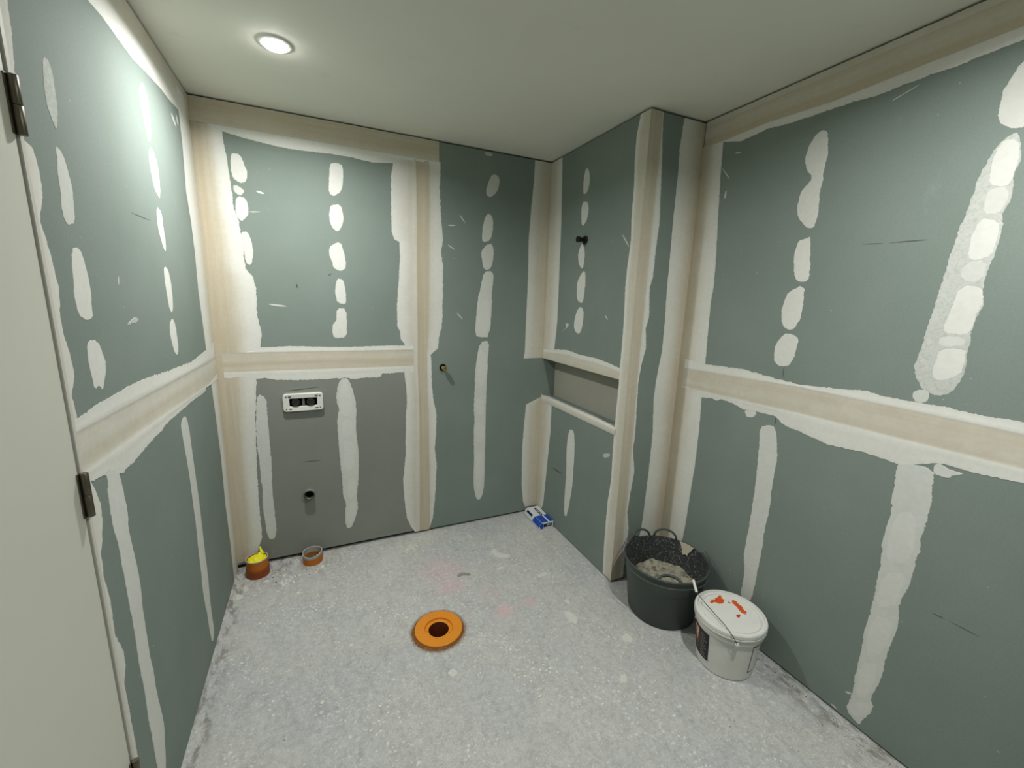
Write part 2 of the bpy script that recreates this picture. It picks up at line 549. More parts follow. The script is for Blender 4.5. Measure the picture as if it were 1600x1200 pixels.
def rag(x, seed, amp):
    return amp * .001 * (.5 * nz(x * 28, seed, 1) + .7 * nz(x * 75, seed, 5) + .8 * nz(x * 170, seed, 9))

def coat_attr(me, vals):
    ca = me.color_attributes.new('coat', 'FLOAT_COLOR', 'POINT')
    for i, v in enumerate(vals):
        ca.data[i].color = tuple(v) if len(v) == 4 else (v[0], v[1], 0, 0)

def build_band(i, wall, axis, A, B, prof, hgt, ja, jb, rng, lines):
    """lines: [(t, polyline)] inner trowel lines that the profile knots at t follow"""
    lo, hi = rng
    n = max(8, int((hi - lo) / .005))
    ts = []
    for (t0, _), (t1, _) in zip(prof, prof[1:]):
        k = 1 if t1 - t0 < .06 else 3
        ts += [t0 + (t1 - t0) * j / k for j in range(k)]
    ts.append(1.0)
    rid = [t for t, _ in lines]
    verts, faces, vals = [], [], []
    m = len(ts) + 2
    for k in range(n + 1):
        x = lo + (hi - lo) * k / n
        a = interp(A, x) + rag(x, i * 3.1, ja)
        b = interp(B, x) + rag(x, i * 3.1 + 50, jb)
        knots = [(0.0, a)] + [(t, interp(L, x) + .0006 * nz(x * 9, i, t * 7)) for t, L in lines] + [(1.0, b)]
        for t, q in [(0.0, 0.0)] + [(t, 1.0) for t in ts] + [(1.0, 0.0)]:
            y = interp(knots, t)
            hh = hgt * q * (.8 + .2 * math.sin(PI * t))
            if q and any(abs(t - r) < .002 for r in rid):
                hh += .9
            s, z = (x, y) if axis == 'h' else (y, x)
            verts.append(w3(wall, s, z, hh * .001 + (.00005 if q == 0 else 0)))
            vals.append((interp(prof, t), .93 if t in (0.0, 1.0) else 1.0, y, x))
    for k in range(n):
        for j in range(m - 1):
            faces.append((k * m + j, k * m + j + 1, (k + 1) * m + j + 1, (k + 1) * m + j))
    me = bpy.data.meshes.new('joint_band')
    me.from_pydata(verts, [], faces)
    coat_attr(me, vals)
    bm = bmesh.new()
    bm.from_mesh(me)
    bmesh.ops.recalc_face_normals(bm, faces=bm.faces)
    bm.to_mesh(me)
    bm.free()
    finish('joint_band', me, 'coat', WALLS[wall], True)
    me.set_sharp_from_angle(angle=math.radians(25))

def smooth_outline(pts, step, jit, seed):
    P = [Vector(p) for p in pts]
    for _ in range(1):
        Q = []
        for a, b in zip(P, P[1:] + P[:1]):
            Q += [a * .75 + b * .25, a * .25 + b * .75]
        P = Q
    out = []
    for a, b in zip(P, P[1:] + P[:1]):
        k = max(1, int((b - a).length / step))
        out += [a + (b - a) * j / k for j in range(k)]
    ar = sum(a.x * b.y - b.x * a.y for a, b in zip(out, out[1:] + out[:1]))
    if ar < 0:
        out.reverse()
    res = []
    n = len(out)
    for i, p in enumerate(out):
        d = out[(i + 1) % n] - out[i - 1]
        nr = Vector((d.y, -d.x))
        nr = nr.normalized() if nr.length > 1e-9 else nr
        j = jit * .001 * (1.2 * nz(p.x * 45, p.y * 45, seed) + 1.1 * nz(p.x * 130, p.y * 130, seed + 3) + .8 * nz(p.x * 300, p.y * 300, seed + 8))
        res.append((p + nr * j, nr))
    return res

def build_patch(i, place, pts, jit, cover, hgt, name, parent, mat='coat'):
    ol = smooth_outline(pts, .0035, jit, i * 1.7)
    n = len(ol)
    verts, vals = [], []
    inner = [p - nr * .004 for p, nr in ol]
    for q, hh, c in (([p for p, _ in ol], .05, cover * .9), ([p - nr * .0008 for p, nr in ol], hgt * .8, cover * .92)):
        for p in q:
            verts.append(place(p.x, p.y, hh * .001))
            vals.append((0, c))
    faces = [(k, (k + 1) % n, n + (k + 1) % n, n + k) for k in range(n)]
    core = [Vector((p - nr * .0008)) for p, nr in ol]
    vs, es, fs, ov, *_ = delaunay_2d_cdt(core, [], [list(range(n))], 1, 1e-7)
    base = len(verts)
    idx = {}
    for k, v in enumerate(vs):
        src = ov[k] if k < len(ov) and ov[k] else None
        if src:
            idx[k] = n + src[0]
        else:
            idx[k] = len(verts)
            verts.append(place(v.x, v.y, hgt * .0008))
            vals.append((0, cover))
    faces += [tuple(idx[q] for q in f) for f in fs]
    me = bpy.data.meshes.new(name)
    me.from_pydata(verts, [], faces)
    coat_attr(me, vals)
    bm = bmesh.new()
    bm.from_mesh(me)
    bmesh.ops.recalc_face_normals(bm, faces=bm.faces)
    bm.to_mesh(me)
    bm.free()
    return finish(name, me, mat, parent)

# outlines measured on each wall: (metres along the wall, height)
BANDS = [
    ('left', 'h', [(-3.3, 2.3925), (0.0, 2.3925)], [(-3.3, 2.3), (-1.4, 2.3), (-0.9819, 2.2344), (-0.8983, 2.2392), (-0.7971, 2.234), (-0.6929, 2.2304), (-0.5893, 2.2419), (-0.4214, 2.2556), (-0.307, 2.2551), (-0.1813, 2.2651), (0.0, 2.325)],
     [(0, 0.55), (0.35, 0.5), (0.5, 0.25), (0.6, 0.05), (1, 0)], 0.5, 1.5, 2, (-3.3, 0), []),
    ('left', 'v', [(0.0432, -0.1155), (0.2196, -0.1127), (0.4569, -0.1271), (0.7112, -0.1094), (0.9234, -0.1247), (1.088, -0.1435), (1.2608, -0.1669), (1.395, -0.1785), (1.5243, -0.1898), (1.6781, -0.1762), (1.8131, -0.1808), (1.9393, -0.2074), (2.1353, -0.1806), (2.2651, -0.1813)], [(0.0, 0.0), (2.39, 0.0)],
     [(0, 0), (0.45, 0.0), (0.7, 0.35), (1, 0.6)], 0.7, 2, 0, (0.004, 2.36), []),
    ('left', 'h', [(-1.3712, 1.249), (-1.3272, 1.2532), (-1.2783, 1.2605), (-1.1912, 1.2611), (-1.056, 1.266), (-0.9307, 1.2616), (-0.7465, 1.2508), (-0.4295, 1.2384), (-0.1696, 1.2551), (-0.02, 1.275)], [(-1.3728, 1.1041), (-1.3441, 1.0996), (-1.2978, 1.0931), (-1.2058, 1.0608), (-1.1643, 1.0604), (-1.085, 1.0642), (-1.005, 1.0718), (-0.8976, 1.0771), (-0.8147, 1.0858), (-0.7032, 1.0857), (-0.4985, 1.0856), (-0.2794, 1.079), (-0.02, 1.17)],
     [(0, 0), (0.2, 0), (0.22, 0.5), (0.4, 0.4), (0.55, 0.62), (0.75, 0.5), (0.77, 0.1), (1, 0)], 0.85, 4, 6, (-1.385, -0.004), [(0.2, [(-1.3733, 1.2267), (-0.8425, 1.2136), (-0.1954, 1.2014)]), (0.77, [(-1.3782, 1.1304), (-1.2391, 1.1284), (-0.9574, 1.1221), (-0.1435, 1.088)])]),
    ('left', 'v', [(0.0, -1.386), (2.39, -1.386)], [(0.0, -1.33), (0.3089, -1.3648), (0.3489, -1.3672), (0.4393, -1.3672), (0.5127, -1.3685), (0.5716, -1.3704), (0.6076, -1.3492), (0.6531, -1.348), (0.7101, -1.3722), (0.7641, -1.367), (0.8065, -1.3658), (0.8755, -1.3751), (0.9309, -1.3718), (0.9479, -1.3592), (0.9982, -1.3381), (1.0367, -1.3344), (1.0834, -1.3498), (1.124, -1.3659), (1.1984, -1.3663), (1.2575, -1.371), (1.3045, -1.3738), (1.3416, -1.3506), (1.386, -1.3515), (1.4277, -1.3632), (1.4673, -1.3648), (1.5252, -1.3504), (1.5731, -1.3584), (1.618, -1.3665), (1.6525, -1.3771), (1.7103, -1.3497), (1.7552, -1.3481), (1.7891, -1.3581), (1.796, -1.3915), (1.98, -1.36), (2.15, -1.34), (2.2, -1.372)],
     [(0, 0.25), (0.5, 0.15), (1, 0.05)], 0.45, 0, 3, (0.004, 2.2), []),
    ('back', 'h', [(0.0, 2.3925), (1.2, 2.3925)], [(0.0, 2.29), (0.06, 2.29), (0.1224, 2.2628), (0.2109, 2.2477), (0.3251, 2.2357), (0.4226, 2.2313), (0.4804, 2.2347), (0.5755, 2.2378), (0.6929, 2.2378), (0.7955, 2.2284), (0.9029, 2.2414), (0.955, 2.268), (1.2, 2.262)],
     [(0, 0.8), (0.3, 0.95), (0.6, 0.75), (0.69, 0.6), (0.71, 0.02), (1, 0)], 1.1, 1.5, 2, (0, 1.16), [(0.71, [(0.0, 2.286), (0.1244, 2.285), (0.5778, 2.2834), (0.9073, 2.2839), (1.1, 2.284)])]),
    ('back', 'v', [(0.0, 0.0), (2.39, 0.0)], [(0.06, 0.0922), (0.1006, 0.1078), (0.1633, 0.1314), (0.2745, 0.1302), (0.4177, 0.1317), (0.6056, 0.1367), (0.8766, 0.1513), (1.0679, 0.1717), (1.1699, 0.191), (1.2541, 0.2031), (1.3208, 0.2139), (1.3639, 0.2056), (1.4195, 0.2012), (1.4844, 0.2032), (1.5486, 0.2053), (1.6052, 0.1956), (1.6412, 0.168), (1.7028, 0.1647), (1.7794, 0.1681), (1.8328, 0.1589), (1.8831, 0.155), (1.9257, 0.14), (2.0411, 0.1366), (2.1947, 0.1266), (2.2628, 0.1224)],
     [(0, 0.95), (0.25, 0.9), (0.45, 0.8), (0.62, 0.35), (0.75, 0.08), (1, 0)], 0.7, 0, 3.5, (0.035, 2.285), []),
    ('back', 'v', [(0.0012, 0.998), (0.0589, 0.9654), (0.1185, 0.9416), (0.2555, 0.9278), (0.388, 0.9223), (0.5485, 0.9412), (0.8066, 0.9459), (0.9075, 0.9555), (0.96, 0.9525), (1.0794, 0.9432), (1.165, 0.9486), (1.2536, 0.9465), (1.2805, 0.9245), (1.3296, 0.9218), (1.3559, 0.9076), (1.4596, 0.9062), (1.5765, 0.916), (1.7486, 0.9305), (1.8324, 0.9286), (1.8439, 0.9005), (1.884, 0.8874), (2.0091, 0.887), (2.1748, 0.8911), (2.2414, 0.9029), (2.3047, 0.8977)], [(-0.0099, 1.0487), (0.0322, 1.0921), (0.0845, 1.1097), (0.2424, 1.1278), (0.4655, 1.1373), (0.5768, 1.1252), (0.6536, 1.1339), (0.8107, 1.1388), (0.8959, 1.1186), (0.9787, 1.111), (1.1604, 1.1081), (1.1843, 1.1043), (1.219, 1.1485), (1.29, 1.1568), (1.3683, 1.177), (1.5415, 1.1813), (1.7288, 1.1815), (1.8013, 1.1699), (1.8639, 1.1816), (1.9985, 1.1703), (2.1269, 1.163), (2.3253, 1.171), (2.394, 1.1637)],
     [(0, 0), (0.12, 0.1), (0.3, 0.45), (0.42, 0.35), (0.44, 0.95), (0.66, 0.85), (0.74, 0.3), (0.85, 0.08), (1, 0)], 0.95, 2.5, 3.5, (0.012, 2.286), [(0.42, [(0.0337, 1.0195), (0.7993, 1.0288), (1.1038, 1.0207), (1.2215, 1.0223), (1.7622, 1.0256), (2.1098, 1.0266), (2.3573, 1.0229)]), (0.66, [(0.0796, 1.0881), (0.7947, 1.0812), (1.2008, 1.0767), (1.3486, 1.0819), (1.7665, 1.0893), (2.2872, 1.0972)])]),
    ('back', 'h', [(0.12, 1.215), (0.2024, 1.244), (0.3305, 1.2486), (0.5255, 1.2418), (0.6522, 1.2396), (0.8281, 1.244), (0.9463, 1.2421), (1.0148, 1.241)], [(0.12, 1.09), (0.1725, 1.0782), (0.2138, 1.0796), (0.2879, 1.0654), (0.3965, 1.0599), (0.5263, 1.0607), (0.6107, 1.0639), (0.6447, 1.0548), (0.8047, 1.0584), (0.8126, 1.0773), (0.9433, 1.0833), (1.0127, 1.0843)],
     [(0, 0), (0.16, 0), (0.18, 0.7), (0.35, 0.6), (0.5, 0.85), (0.62, 0.7), (0.71, 0.75), (0.73, 0.08), (1, 0)], 1.15, 2.5, 5, (0.03, 1.0), [(0.16, [(0.1804, 1.2209), (0.9647, 1.2187)]), (0.73, [(0.1724, 1.116), (1.0209, 1.1157)])]),
    ('back', 'v', [(1.1203, 1.7378), (1.1856, 1.7496), (1.4006, 1.7503), (1.6628, 1.7533), (1.911, 1.7473), (2.1063, 1.757), (2.252, 1.7686), (2.3828, 1.7715)], [(1.0, 1.893), (2.4, 1.893)],
     [(0, 0), (0.2, 0.1), (0.45, 0.45), (0.7, 0.6), (1, 0.75)], 0.65, 2, 0, (1.142, 2.3895), []),
    ('back', 'v', [(0.0434, 1.7968), (0.0924, 1.7791), (0.2204, 1.7636), (0.4993, 1.7577), (0.6784, 1.7656), (0.8169, 1.7748), (0.8638, 1.8942)], [(0.0, 1.893), (1.0, 1.893)],
     [(0, 0), (0.2, 0.15), (0.45, 0.5), (0.7, 0.7), (1, 0.8)], 0.65, 3, 0, (0.04, 0.895), []),
    ('niche', 'v', [(1.1, 0.0), (2.4, 0.0)], [(1.1141, -0.1396), (1.2176, -0.1461), (1.3281, -0.1598), (1.4112, -0.1677), (1.7121, -0.1607), (2.0016, -0.1541), (2.3785, -0.1298)],
     [(0, 0.7), (0.4, 0.5), (0.7, 0.1), (1, 0)], 0.65, 0, 2, (1.142, 2.3895), []),
    ('niche', 'h', [(-0.893, 1.22), (-0.8145, 1.2), (-0.7493, 1.2104), (-0.6156, 1.2228), (-0.4416, 1.2219), (-0.3111, 1.2331), (-0.1461, 1.2176), (-0.0256, 1.2033)], [(-0.893, 1.14), (0.0, 1.14)],
     [(0, 0), (0.25, 0), (0.35, 0.45), (1, 0.6)], 0.85, 3, 0, (-0.88, -0.003), []),
    ('niche', 'v', [(0.0, -0.892), (2.4, -0.892)], [(0.0229, -0.8199), (0.1884, -0.8118), (0.3386, -0.8112), (0.4635, -0.8133), (0.583, -0.827), (0.7105, -0.8223), (0.8185, -0.8198), (0.9784, -0.8214), (1.1172, -0.825), (1.1843, -0.8217), (1.2848, -0.8244), (1.4476, -0.8238), (1.6058, -0.8134), (1.6987, -0.816), (1.834, -0.8271), (1.9476, -0.817), (2.0833, -0.8177), (2.1989, -0.8071), (2.3044, -0.8066), (2.3931, -0.8255)],
     [(0, 0.6), (0.4, 0.55), (0.7, 0.4), (0.78, 0.1), (1, 0.0)], 1.0, 0, 2, (0.01, 2.3895), []),
    ('niche', 'v', [(0.0, 0.0), (0.9, 0.0)], [(0.0436, -0.0792), (0.1052, -0.1025), (0.2593, -0.1162), (0.4092, -0.1296), (0.6501, -0.1511), (0.844, -0.1494)],
     [(0, 0.75), (0.4, 0.6), (0.75, 0.15), (1, 0)], 0.65, 0, 2, (0.03, 0.885), []),
    ('face', 'v', [(0.0, 1.894), (2.4, 1.894)], [(0.0969, 1.9772), (0.312, 1.9858), (0.4121, 1.9663), (0.5233, 1.9762), (0.6435, 1.9892), (0.7733, 1.9662), (0.8438, 1.9712), (1.1268, 1.9603), (1.2261, 1.9697), (1.3075, 1.9893), (1.414, 1.9765), (1.4681, 1.9906), (1.6082, 1.9775), (1.6639, 1.991), (1.7997, 1.9941), (1.9092, 2.0001), (2.1572, 1.9835), (2.3957, 1.9596)],
     [(0, 0.75), (0.5, 0.85), (0.64, 0.7), (0.66, 0.2), (0.8, 0.0), (1, 0.0)], 1.0, 0, 2.5, (0.01, 2.3895), [(0.66, [(0.4138, 1.9573), (0.6917, 1.9579), (1.292, 1.9538), (1.6074, 1.9574), (2.3887, 1.9643)])]),
    ('face', 'v', [(0.0, 2.07), (0.2, 2.06), (0.2922, 2.0786), (0.3427, 2.0819), (0.5348, 2.0865), (0.5796, 2.0902), (0.8557, 2.0922), (1.0343, 2.0742), (1.1374, 2.0786), (1.2887, 2.0982), (1.4532, 2.098), (1.6126, 2.0892), (1.7368, 2.0891), (1.8819, 2.0857), (2.0291, 2.0856), (2.1355, 2.0867), (2.2555, 2.0815), (2.3946, 2.0932)], [(0.0, 2.231), (2.4, 2.231)],
     [(0, 0), (0.3, 0.1), (0.55, 0.35), (0.8, 0.75), (1, 0.9)], 0.65, 2, 0, (0.02, 2.3895), []),
    ('right', 'v', [(0.0, -0.893), (2.4, -0.893)], [(0.02, -1.02), (0.2, -1.03), (0.2876, -1.0501), (0.3476, -1.055), (0.5861, -1.0643), (0.6304, -1.0664), (0.7211, -1.07), (0.895, -1.0694), (1.0619, -1.061), (1.1439, -1.057), (1.2515, -1.0568), (1.4257, -1.0503), (1.5556, -1.0462), (1.6164, -1.052), (1.7657, -1.0444), (1.9504, -1.0276), (2.1275, -1.0152), (2.2749, -1.0069)],
     [(0, 0.95), (0.25, 0.8), (0.5, 0.35), (0.7, 0.08), (1, 0)], 0.65, 0, 2, (0.02, 2.284), []),
    ('right', 'h', [(-3.3, 2.3925), (-0.893, 2.3925)], [(-3.3, 2.24), (-2.2, 2.235), (-1.9403, 2.2511), (-1.8811, 2.2493), (-1.8165, 2.2436), (-1.7514, 2.2454), (-1.6834, 2.2459), (-1.6118, 2.2396), (-1.5678, 2.2462), (-1.5243, 2.2479), (-1.4439, 2.2492), (-1.3575, 2.2521), (-1.3074, 2.2525), (-1.2256, 2.2622), (-1.1751, 2.2558), (-1.0997, 2.2504), (-1.0069, 2.2749), (-0.99, 2.279), (-0.893, 2.281)],
     [(0, 0.55), (0.13, 0.5), (0.15, 0.8), (0.3, 0.6), (0.42, 0.7), (0.55, 0.95), (0.67, 0.9), (0.69, 0.05), (1, 0)], 0.85, 1.5, 3, (-3.3, -0.9), [(0.69, [(-1.9345, 2.2837), (-1.7377, 2.2808), (-1.4684, 2.2723), (-1.222, 2.2851), (-1.0065, 2.2778)])]),
    ('right', 'h', [(-3.3, 1.26), (-2.4, 1.26), (-2.1217, 1.244), (-2.0437, 1.2413), (-1.9554, 1.2484), (-1.9176, 1.2454), (-1.8553, 1.2457), (-1.7838, 1.2473), (-1.7406, 1.2541), (-1.6914, 1.2462), (-1.5222, 1.2321), (-1.415, 1.2387), (-1.3563, 1.2451), (-1.2686, 1.2535), (-1.1433, 1.2488), (-1.0578, 1.2452), (-0.9, 1.255)], [(-3.3, 1.09), (-2.4, 1.09), (-2.152, 1.0763), (-2.0403, 1.0693), (-1.9864, 1.0711), (-1.9646, 1.065), (-1.8842, 1.0275), (-1.8534, 1.0319), (-1.7775, 1.035), (-1.6631, 1.0254), (-1.5656, 1.0412), (-1.505, 1.0502), (-1.4771, 1.056), (-1.4456, 1.081), (-1.3583, 1.0782), (-1.2966, 1.0713), (-1.2377, 1.0874), (-1.1741, 1.0913), (-1.1504, 1.0794), (-1.1197, 1.0853), (-1.063, 1.0757), (-0.9, 1.13)],
     [(0, 0), (0.2, 0), (0.22, 0.55), (0.36, 0.7), (0.5, 0.5), (0.6, 0.72), (0.66, 0.55), (0.68, 0.05), (1, 0)], 1.1, 4, 4, (-3.3, -0.93), [(0.2, [(-2.1271, 1.2144), (-1.9222, 1.2193), (-1.5234, 1.2244), (-0.9532, 1.2091)]), (0.68, [(-2.1453, 1.1131), (-1.7641, 1.1144), (-1.5412, 1.1146), (-0.9685, 1.1027)])]),
]
PATCHES = [
    ('left', [(-1.259, 1.9895), (-1.2332, 1.9903), (-1.2267, 1.951), (-1.2333, 1.8935), (-1.2508, 1.8482), (-1.2654, 1.8703), (-1.2781, 1.8957), (-1.2703, 1.9546)], 1.6, 0.55, 0.72),
    ('left', [(-1.2707, 1.8176), (-1.2422, 1.8131), (-1.2289, 1.7741), (-1.2226, 1.7358), (-1.2269, 1.7149), (-1.2379, 1.6659), (-1.2758, 1.658), (-1.2871, 1.6784), (-1.2794, 1.7244), (-1.2788, 1.756), (-1.2703, 1.7893)], 1.6, 0.8, 0.72),
    ('left', [(-1.2642, 1.6128), (-1.241, 1.615), (-1.2248, 1.6024), (-1.2172, 1.563), (-1.2135, 1.5194), (-1.2226, 1.4752), (-1.2255, 1.4575), (-1.2586, 1.452), (-1.2902, 1.4706), (-1.2947, 1.4985), (-1.289, 1.5396), (-1.2787, 1.5941)], 1.6, 1, 0.72),
    ('left', [(-1.2674, 1.4089), (-1.2213, 1.4043), (-1.2047, 1.3746), (-1.1953, 1.3416), (-1.2128, 1.3126), (-1.2369, 1.2839), (-1.248, 1.3003), (-1.2728, 1.2946), (-1.2758, 1.3134), (-1.2797, 1.347), (-1.2791, 1.3838)], 1.6, 1, 0.72),
    ('left', [(-0.6314, 2.1927), (-0.605, 2.1861), (-0.5838, 2.1478), (-0.589, 2.0871), (-0.6042, 2.0327), (-0.6339, 2.0042), (-0.6432, 2.0268), (-0.658, 2.0644), (-0.6674, 2.1138), (-0.6686, 2.154)], 1.6, 1, 0.72),
    ('left', [(-0.6288, 2.0017), (-0.5952, 1.9912), (-0.5694, 1.957), (-0.5683, 1.9092), (-0.5812, 1.8601), (-0.596, 1.8404), (-0.6133, 1.8475), (-0.6346, 1.8598), (-0.6499, 1.9009), (-0.658, 1.9583)], 1.6, 1, 0.72),
    ('left', [(-0.6427, 1.807), (-0.5923, 1.7987), (-0.5932, 1.7449), (-0.5865, 1.6911), (-0.6006, 1.6568), (-0.6228, 1.6723), (-0.6433, 1.7066), (-0.6535, 1.7473)], 1.6, 1, 0.72),
    ('left', [(-0.6411, 1.6102), (-0.6016, 1.6013), (-0.5824, 1.5568), (-0.5881, 1.4878), (-0.6073, 1.442), (-0.6401, 1.4547), (-0.648, 1.5066), (-0.6539, 1.5616)], 1.6, 1, 0.72),
    ('left', [(-0.6206, 1.4287), (-0.5928, 1.4014), (-0.5918, 1.3467), (-0.5927, 1.3058), (-0.6258, 1.286), (-0.6519, 1.3176), (-0.6698, 1.3656), (-0.6604, 1.4058)], 1.6, 1, 0.72),
    ('left', [(-1.2917, 1.1101), (-1.2209, 1.0739), (-1.2148, 1.0364), (-1.2114, 0.9903), (-1.208, 0.9432), (-1.2194, 0.9125), (-1.2124, 0.8621), (-1.2064, 0.8071), (-1.2016, 0.7593), (-1.2023, 0.7203), (-1.2111, 0.6727), (-1.2122, 0.6066), (-1.2125, 0.5024), (-1.2056, 0.4531), (-1.208, 0.3787), (-1.1936, 0.273), (-1.1985, 0.2319), (-1.2261, 0.1354), (-1.2479, 0.1111), (-1.2772, 0.1652), (-1.2753, 0.197), (-1.2776, 0.3108), (-1.2804, 0.368), (-1.2757, 0.468), (-1.2829, 0.5463), (-1.2766, 0.6454), (-1.2819, 0.7448), (-1.2813, 0.8126), (-1.2865, 0.8522), (-1.2842, 0.9006), (-1.298, 0.9552), (-1.2952, 1.0129), (-1.2945, 1.0541), (-1.2828, 1.0572)], 1.6, 0.95, 1.16),
    ('left', [(-0.6126, 1.0618), (-0.5821, 1.007), (-0.5819, 0.901), (-0.5763, 0.8039), (-0.5694, 0.6608), (-0.5723, 0.5615), (-0.5775, 0.4556), (-0.575, 0.3395), (-0.5849, 0.2696), (-0.5916, 0.1811), (-0.5823, 0.0719), (-0.6318, 0.0496), (-0.6477, 0.1414), (-0.6494, 0.2103), (-0.6667, 0.2925), (-0.6681, 0.3816), (-0.6577, 0.4036), (-0.6621, 0.5068), (-0.6484, 0.6028), (-0.6528, 0.7013), (-0.6522, 0.8082), (-0.6614, 0.8903), (-0.6777, 0.9925), (-0.6809, 1.0431)], 1.6, 0.9, 0.72),
    ('left', [(-1.0361, 1.4285), (-0.9944, 1.442), (-0.9586, 1.4475), (-0.9425, 1.4373), (-0.9703, 1.4297), (-1.0037, 1.4299)], 1.6, 0.5, 0.72),
    ('back', [(0.1634, 2.1755), (0.1866, 2.1735), (0.2015, 2.1304), (0.2115, 2.0888), (0.2038, 2.0588), (0.1865, 2.042), (0.1558, 2.0523), (0.1429, 2.0848), (0.1439, 2.1275), (0.1497, 2.1649)], 1.8, 1, 0.72),
    ('back', [(0.1469, 2.0396), (0.1922, 2.0137), (0.1884, 1.9987), (0.1713, 1.9849), (0.1462, 1.9992)], 1.8, 0.8, 0.72),
    ('back', [(0.1582, 1.9862), (0.1973, 1.9763), (0.2034, 1.9179), (0.1902, 1.8867), (0.167, 1.8665), (0.1524, 1.8828), (0.1453, 1.9263)], 1.8, 1, 0.72),
    ('back', [(0.1577, 1.8177), (0.1906, 1.8237), (0.2053, 1.7672), (0.2061, 1.7057), (0.1914, 1.6582), (0.1727, 1.6663), (0.1672, 1.7337)], 1.8, 0.95, 0.72),
    ('back', [(0.5821, 2.1871), (0.6041, 2.1996), (0.6348, 2.198), (0.6465, 2.1812), (0.6426, 2.0931), (0.6286, 2.0598), (0.5961, 2.0337), (0.572, 2.0464), (0.5747, 2.0998)], 1.8, 1, 0.72),
    ('back', [(0.5785, 1.9905), (0.6258, 1.9991), (0.6394, 1.9493), (0.6341, 1.9001), (0.6099, 1.8588), (0.588, 1.8633), (0.568, 1.9033), (0.5673, 1.9512)], 1.8, 1, 0.72),
    ('back', [(0.5782, 1.7907), (0.6173, 1.8103), (0.6312, 1.7617), (0.6413, 1.6953), (0.6367, 1.6646), (0.6037, 1.6527), (0.5726, 1.6744), (0.571, 1.7076), (0.5563, 1.7298), (0.5616, 1.773)], 1.8, 1, 0.72),
    ('back', [(0.5888, 1.6113), (0.6214, 1.6129), (0.6295, 1.5756), (0.6334, 1.5135), (0.6283, 1.4716), (0.5863, 1.4879), (0.5782, 1.5222), (0.5806, 1.5736)], 1.8, 1, 0.72),
    ('back', [(0.5814, 1.4531), (0.6309, 1.4541), (0.6304, 1.3658), (0.6274, 1.2942), (0.5605, 1.2876), (0.5527, 1.3302), (0.5577, 1.3655), (0.5785, 1.3902)], 1.8, 1, 0.72),
    ('back', [(0.1694, 0.9986), (0.2091, 0.9749), (0.2077, 0.8716), (0.2081, 0.7076), (0.2076, 0.5693), (0.1996, 0.456), (0.2018, 0.3075), (0.2053, 0.2193), (0.1972, 0.1486), (0.1677, 0.1391), (0.1546, 0.1782), (0.1518, 0.2701), (0.1457, 0.3573), (0.1571, 0.4707), (0.1478, 0.5102), (0.1517, 0.6035), (0.1466, 0.6966), (0.1475, 0.7874), (0.1569, 0.9116)], 1.8, 0.85, 0.72),
    ('back', [(0.5798, 1.058), (0.6276, 1.0594), (0.6486, 0.979), (0.663, 0.9014), (0.6545, 0.7736), (0.6557, 0.7142), (0.6652, 0.5846), (0.6557, 0.4301), (0.6407, 0.3281), (0.649, 0.2547), (0.6273, 0.1734), (0.5954, 0.1155), (0.5708, 0.1422), (0.5712, 0.2356), (0.5808, 0.2885), (0.5651, 0.3414), (0.5661, 0.4442), (0.56, 0.5464), (0.5556, 0.678), (0.5536, 0.7835), (0.5605, 0.8597), (0.5682, 0.8782), (0.5539, 0.9361), (0.5595, 0.9846)], 1.8, 0.9, 1.49),
    ('back', [(1.4898, 2.2725), (1.5277, 2.2634), (1.5371, 2.2285), (1.5217, 2.1719), (1.4764, 2.1335), (1.4512, 2.145), (1.4505, 2.181), (1.4659, 2.2298)], 1.8, 0.8, 0.72),
    ('back', [(1.4534, 2.0356), (1.4826, 2.0424), (1.5005, 2.0034), (1.4978, 1.9394), (1.482, 1.8851), (1.4315, 1.8697), (1.4264, 1.9217), (1.4337, 1.9782)], 1.8, 0.9, 0.72),
    ('back', [(1.457, 1.8604), (1.4951, 1.871), (1.5091, 1.8263), (1.5023, 1.7486), (1.4816, 1.7086), (1.4431, 1.7064), (1.4293, 1.7633), (1.424, 1.82)], 1.8, 0.9, 0.72),
    ('back', [(1.4432, 1.6987), (1.5078, 1.7022), (1.5093, 1.6394), (1.4981, 1.5597), (1.5038, 1.4998), (1.491, 1.2874), (1.4248, 1.2879), (1.3899, 1.3004), (1.3967, 1.4175), (1.4077, 1.537), (1.4238, 1.5965)], 1.8, 0.95, 0.72),
    ('back', [(1.4253, 1.2591), (1.4914, 1.2666), (1.4807, 1.1412), (1.4787, 1.0221), (1.4755, 0.9575), (1.4745, 0.7823), (1.4749, 0.534), (1.4748, 0.3007), (1.4671, 0.2067), (1.4442, 0.1578), (1.4158, 0.1678), (1.3957, 0.2662), (1.3944, 0.3601), (1.3971, 0.4888), (1.3902, 0.6568), (1.398, 0.7448), (1.3884, 0.7896), (1.3948, 0.9622), (1.3936, 1.0473), (1.4052, 1.1518)], 1.8, 0.9, 0.72),
    ('back', [(1.4302, 2.3799), (1.4665, 2.3892), (1.4915, 2.3756), (1.4712, 2.3619), (1.4426, 2.3679)], 1.8, 0.6, 0.72),
    ('back', [(0.589, 1.0352), (0.6197, 1.0336), (0.6431, 0.9298), (0.6322, 0.8343), (0.5802, 0.8388), (0.5665, 0.9163)], 1, 1, 1.71),
    ('back', [(0.5828, 0.8193), (0.6349, 0.8146), (0.6388, 0.7358), (0.613, 0.7109), (0.5715, 0.7233)], 1, 1, 1.71),
    ('back', [(0.5837, 0.6827), (0.6367, 0.6845), (0.6467, 0.5749), (0.6256, 0.4964), (0.5864, 0.5022), (0.5763, 0.5962)], 1, 1, 1.71),
    ('back', [(0.5944, 0.4397), (0.6419, 0.4529), (0.6379, 0.3496), (0.6148, 0.3201), (0.5901, 0.337)], 1, 1, 1.71),
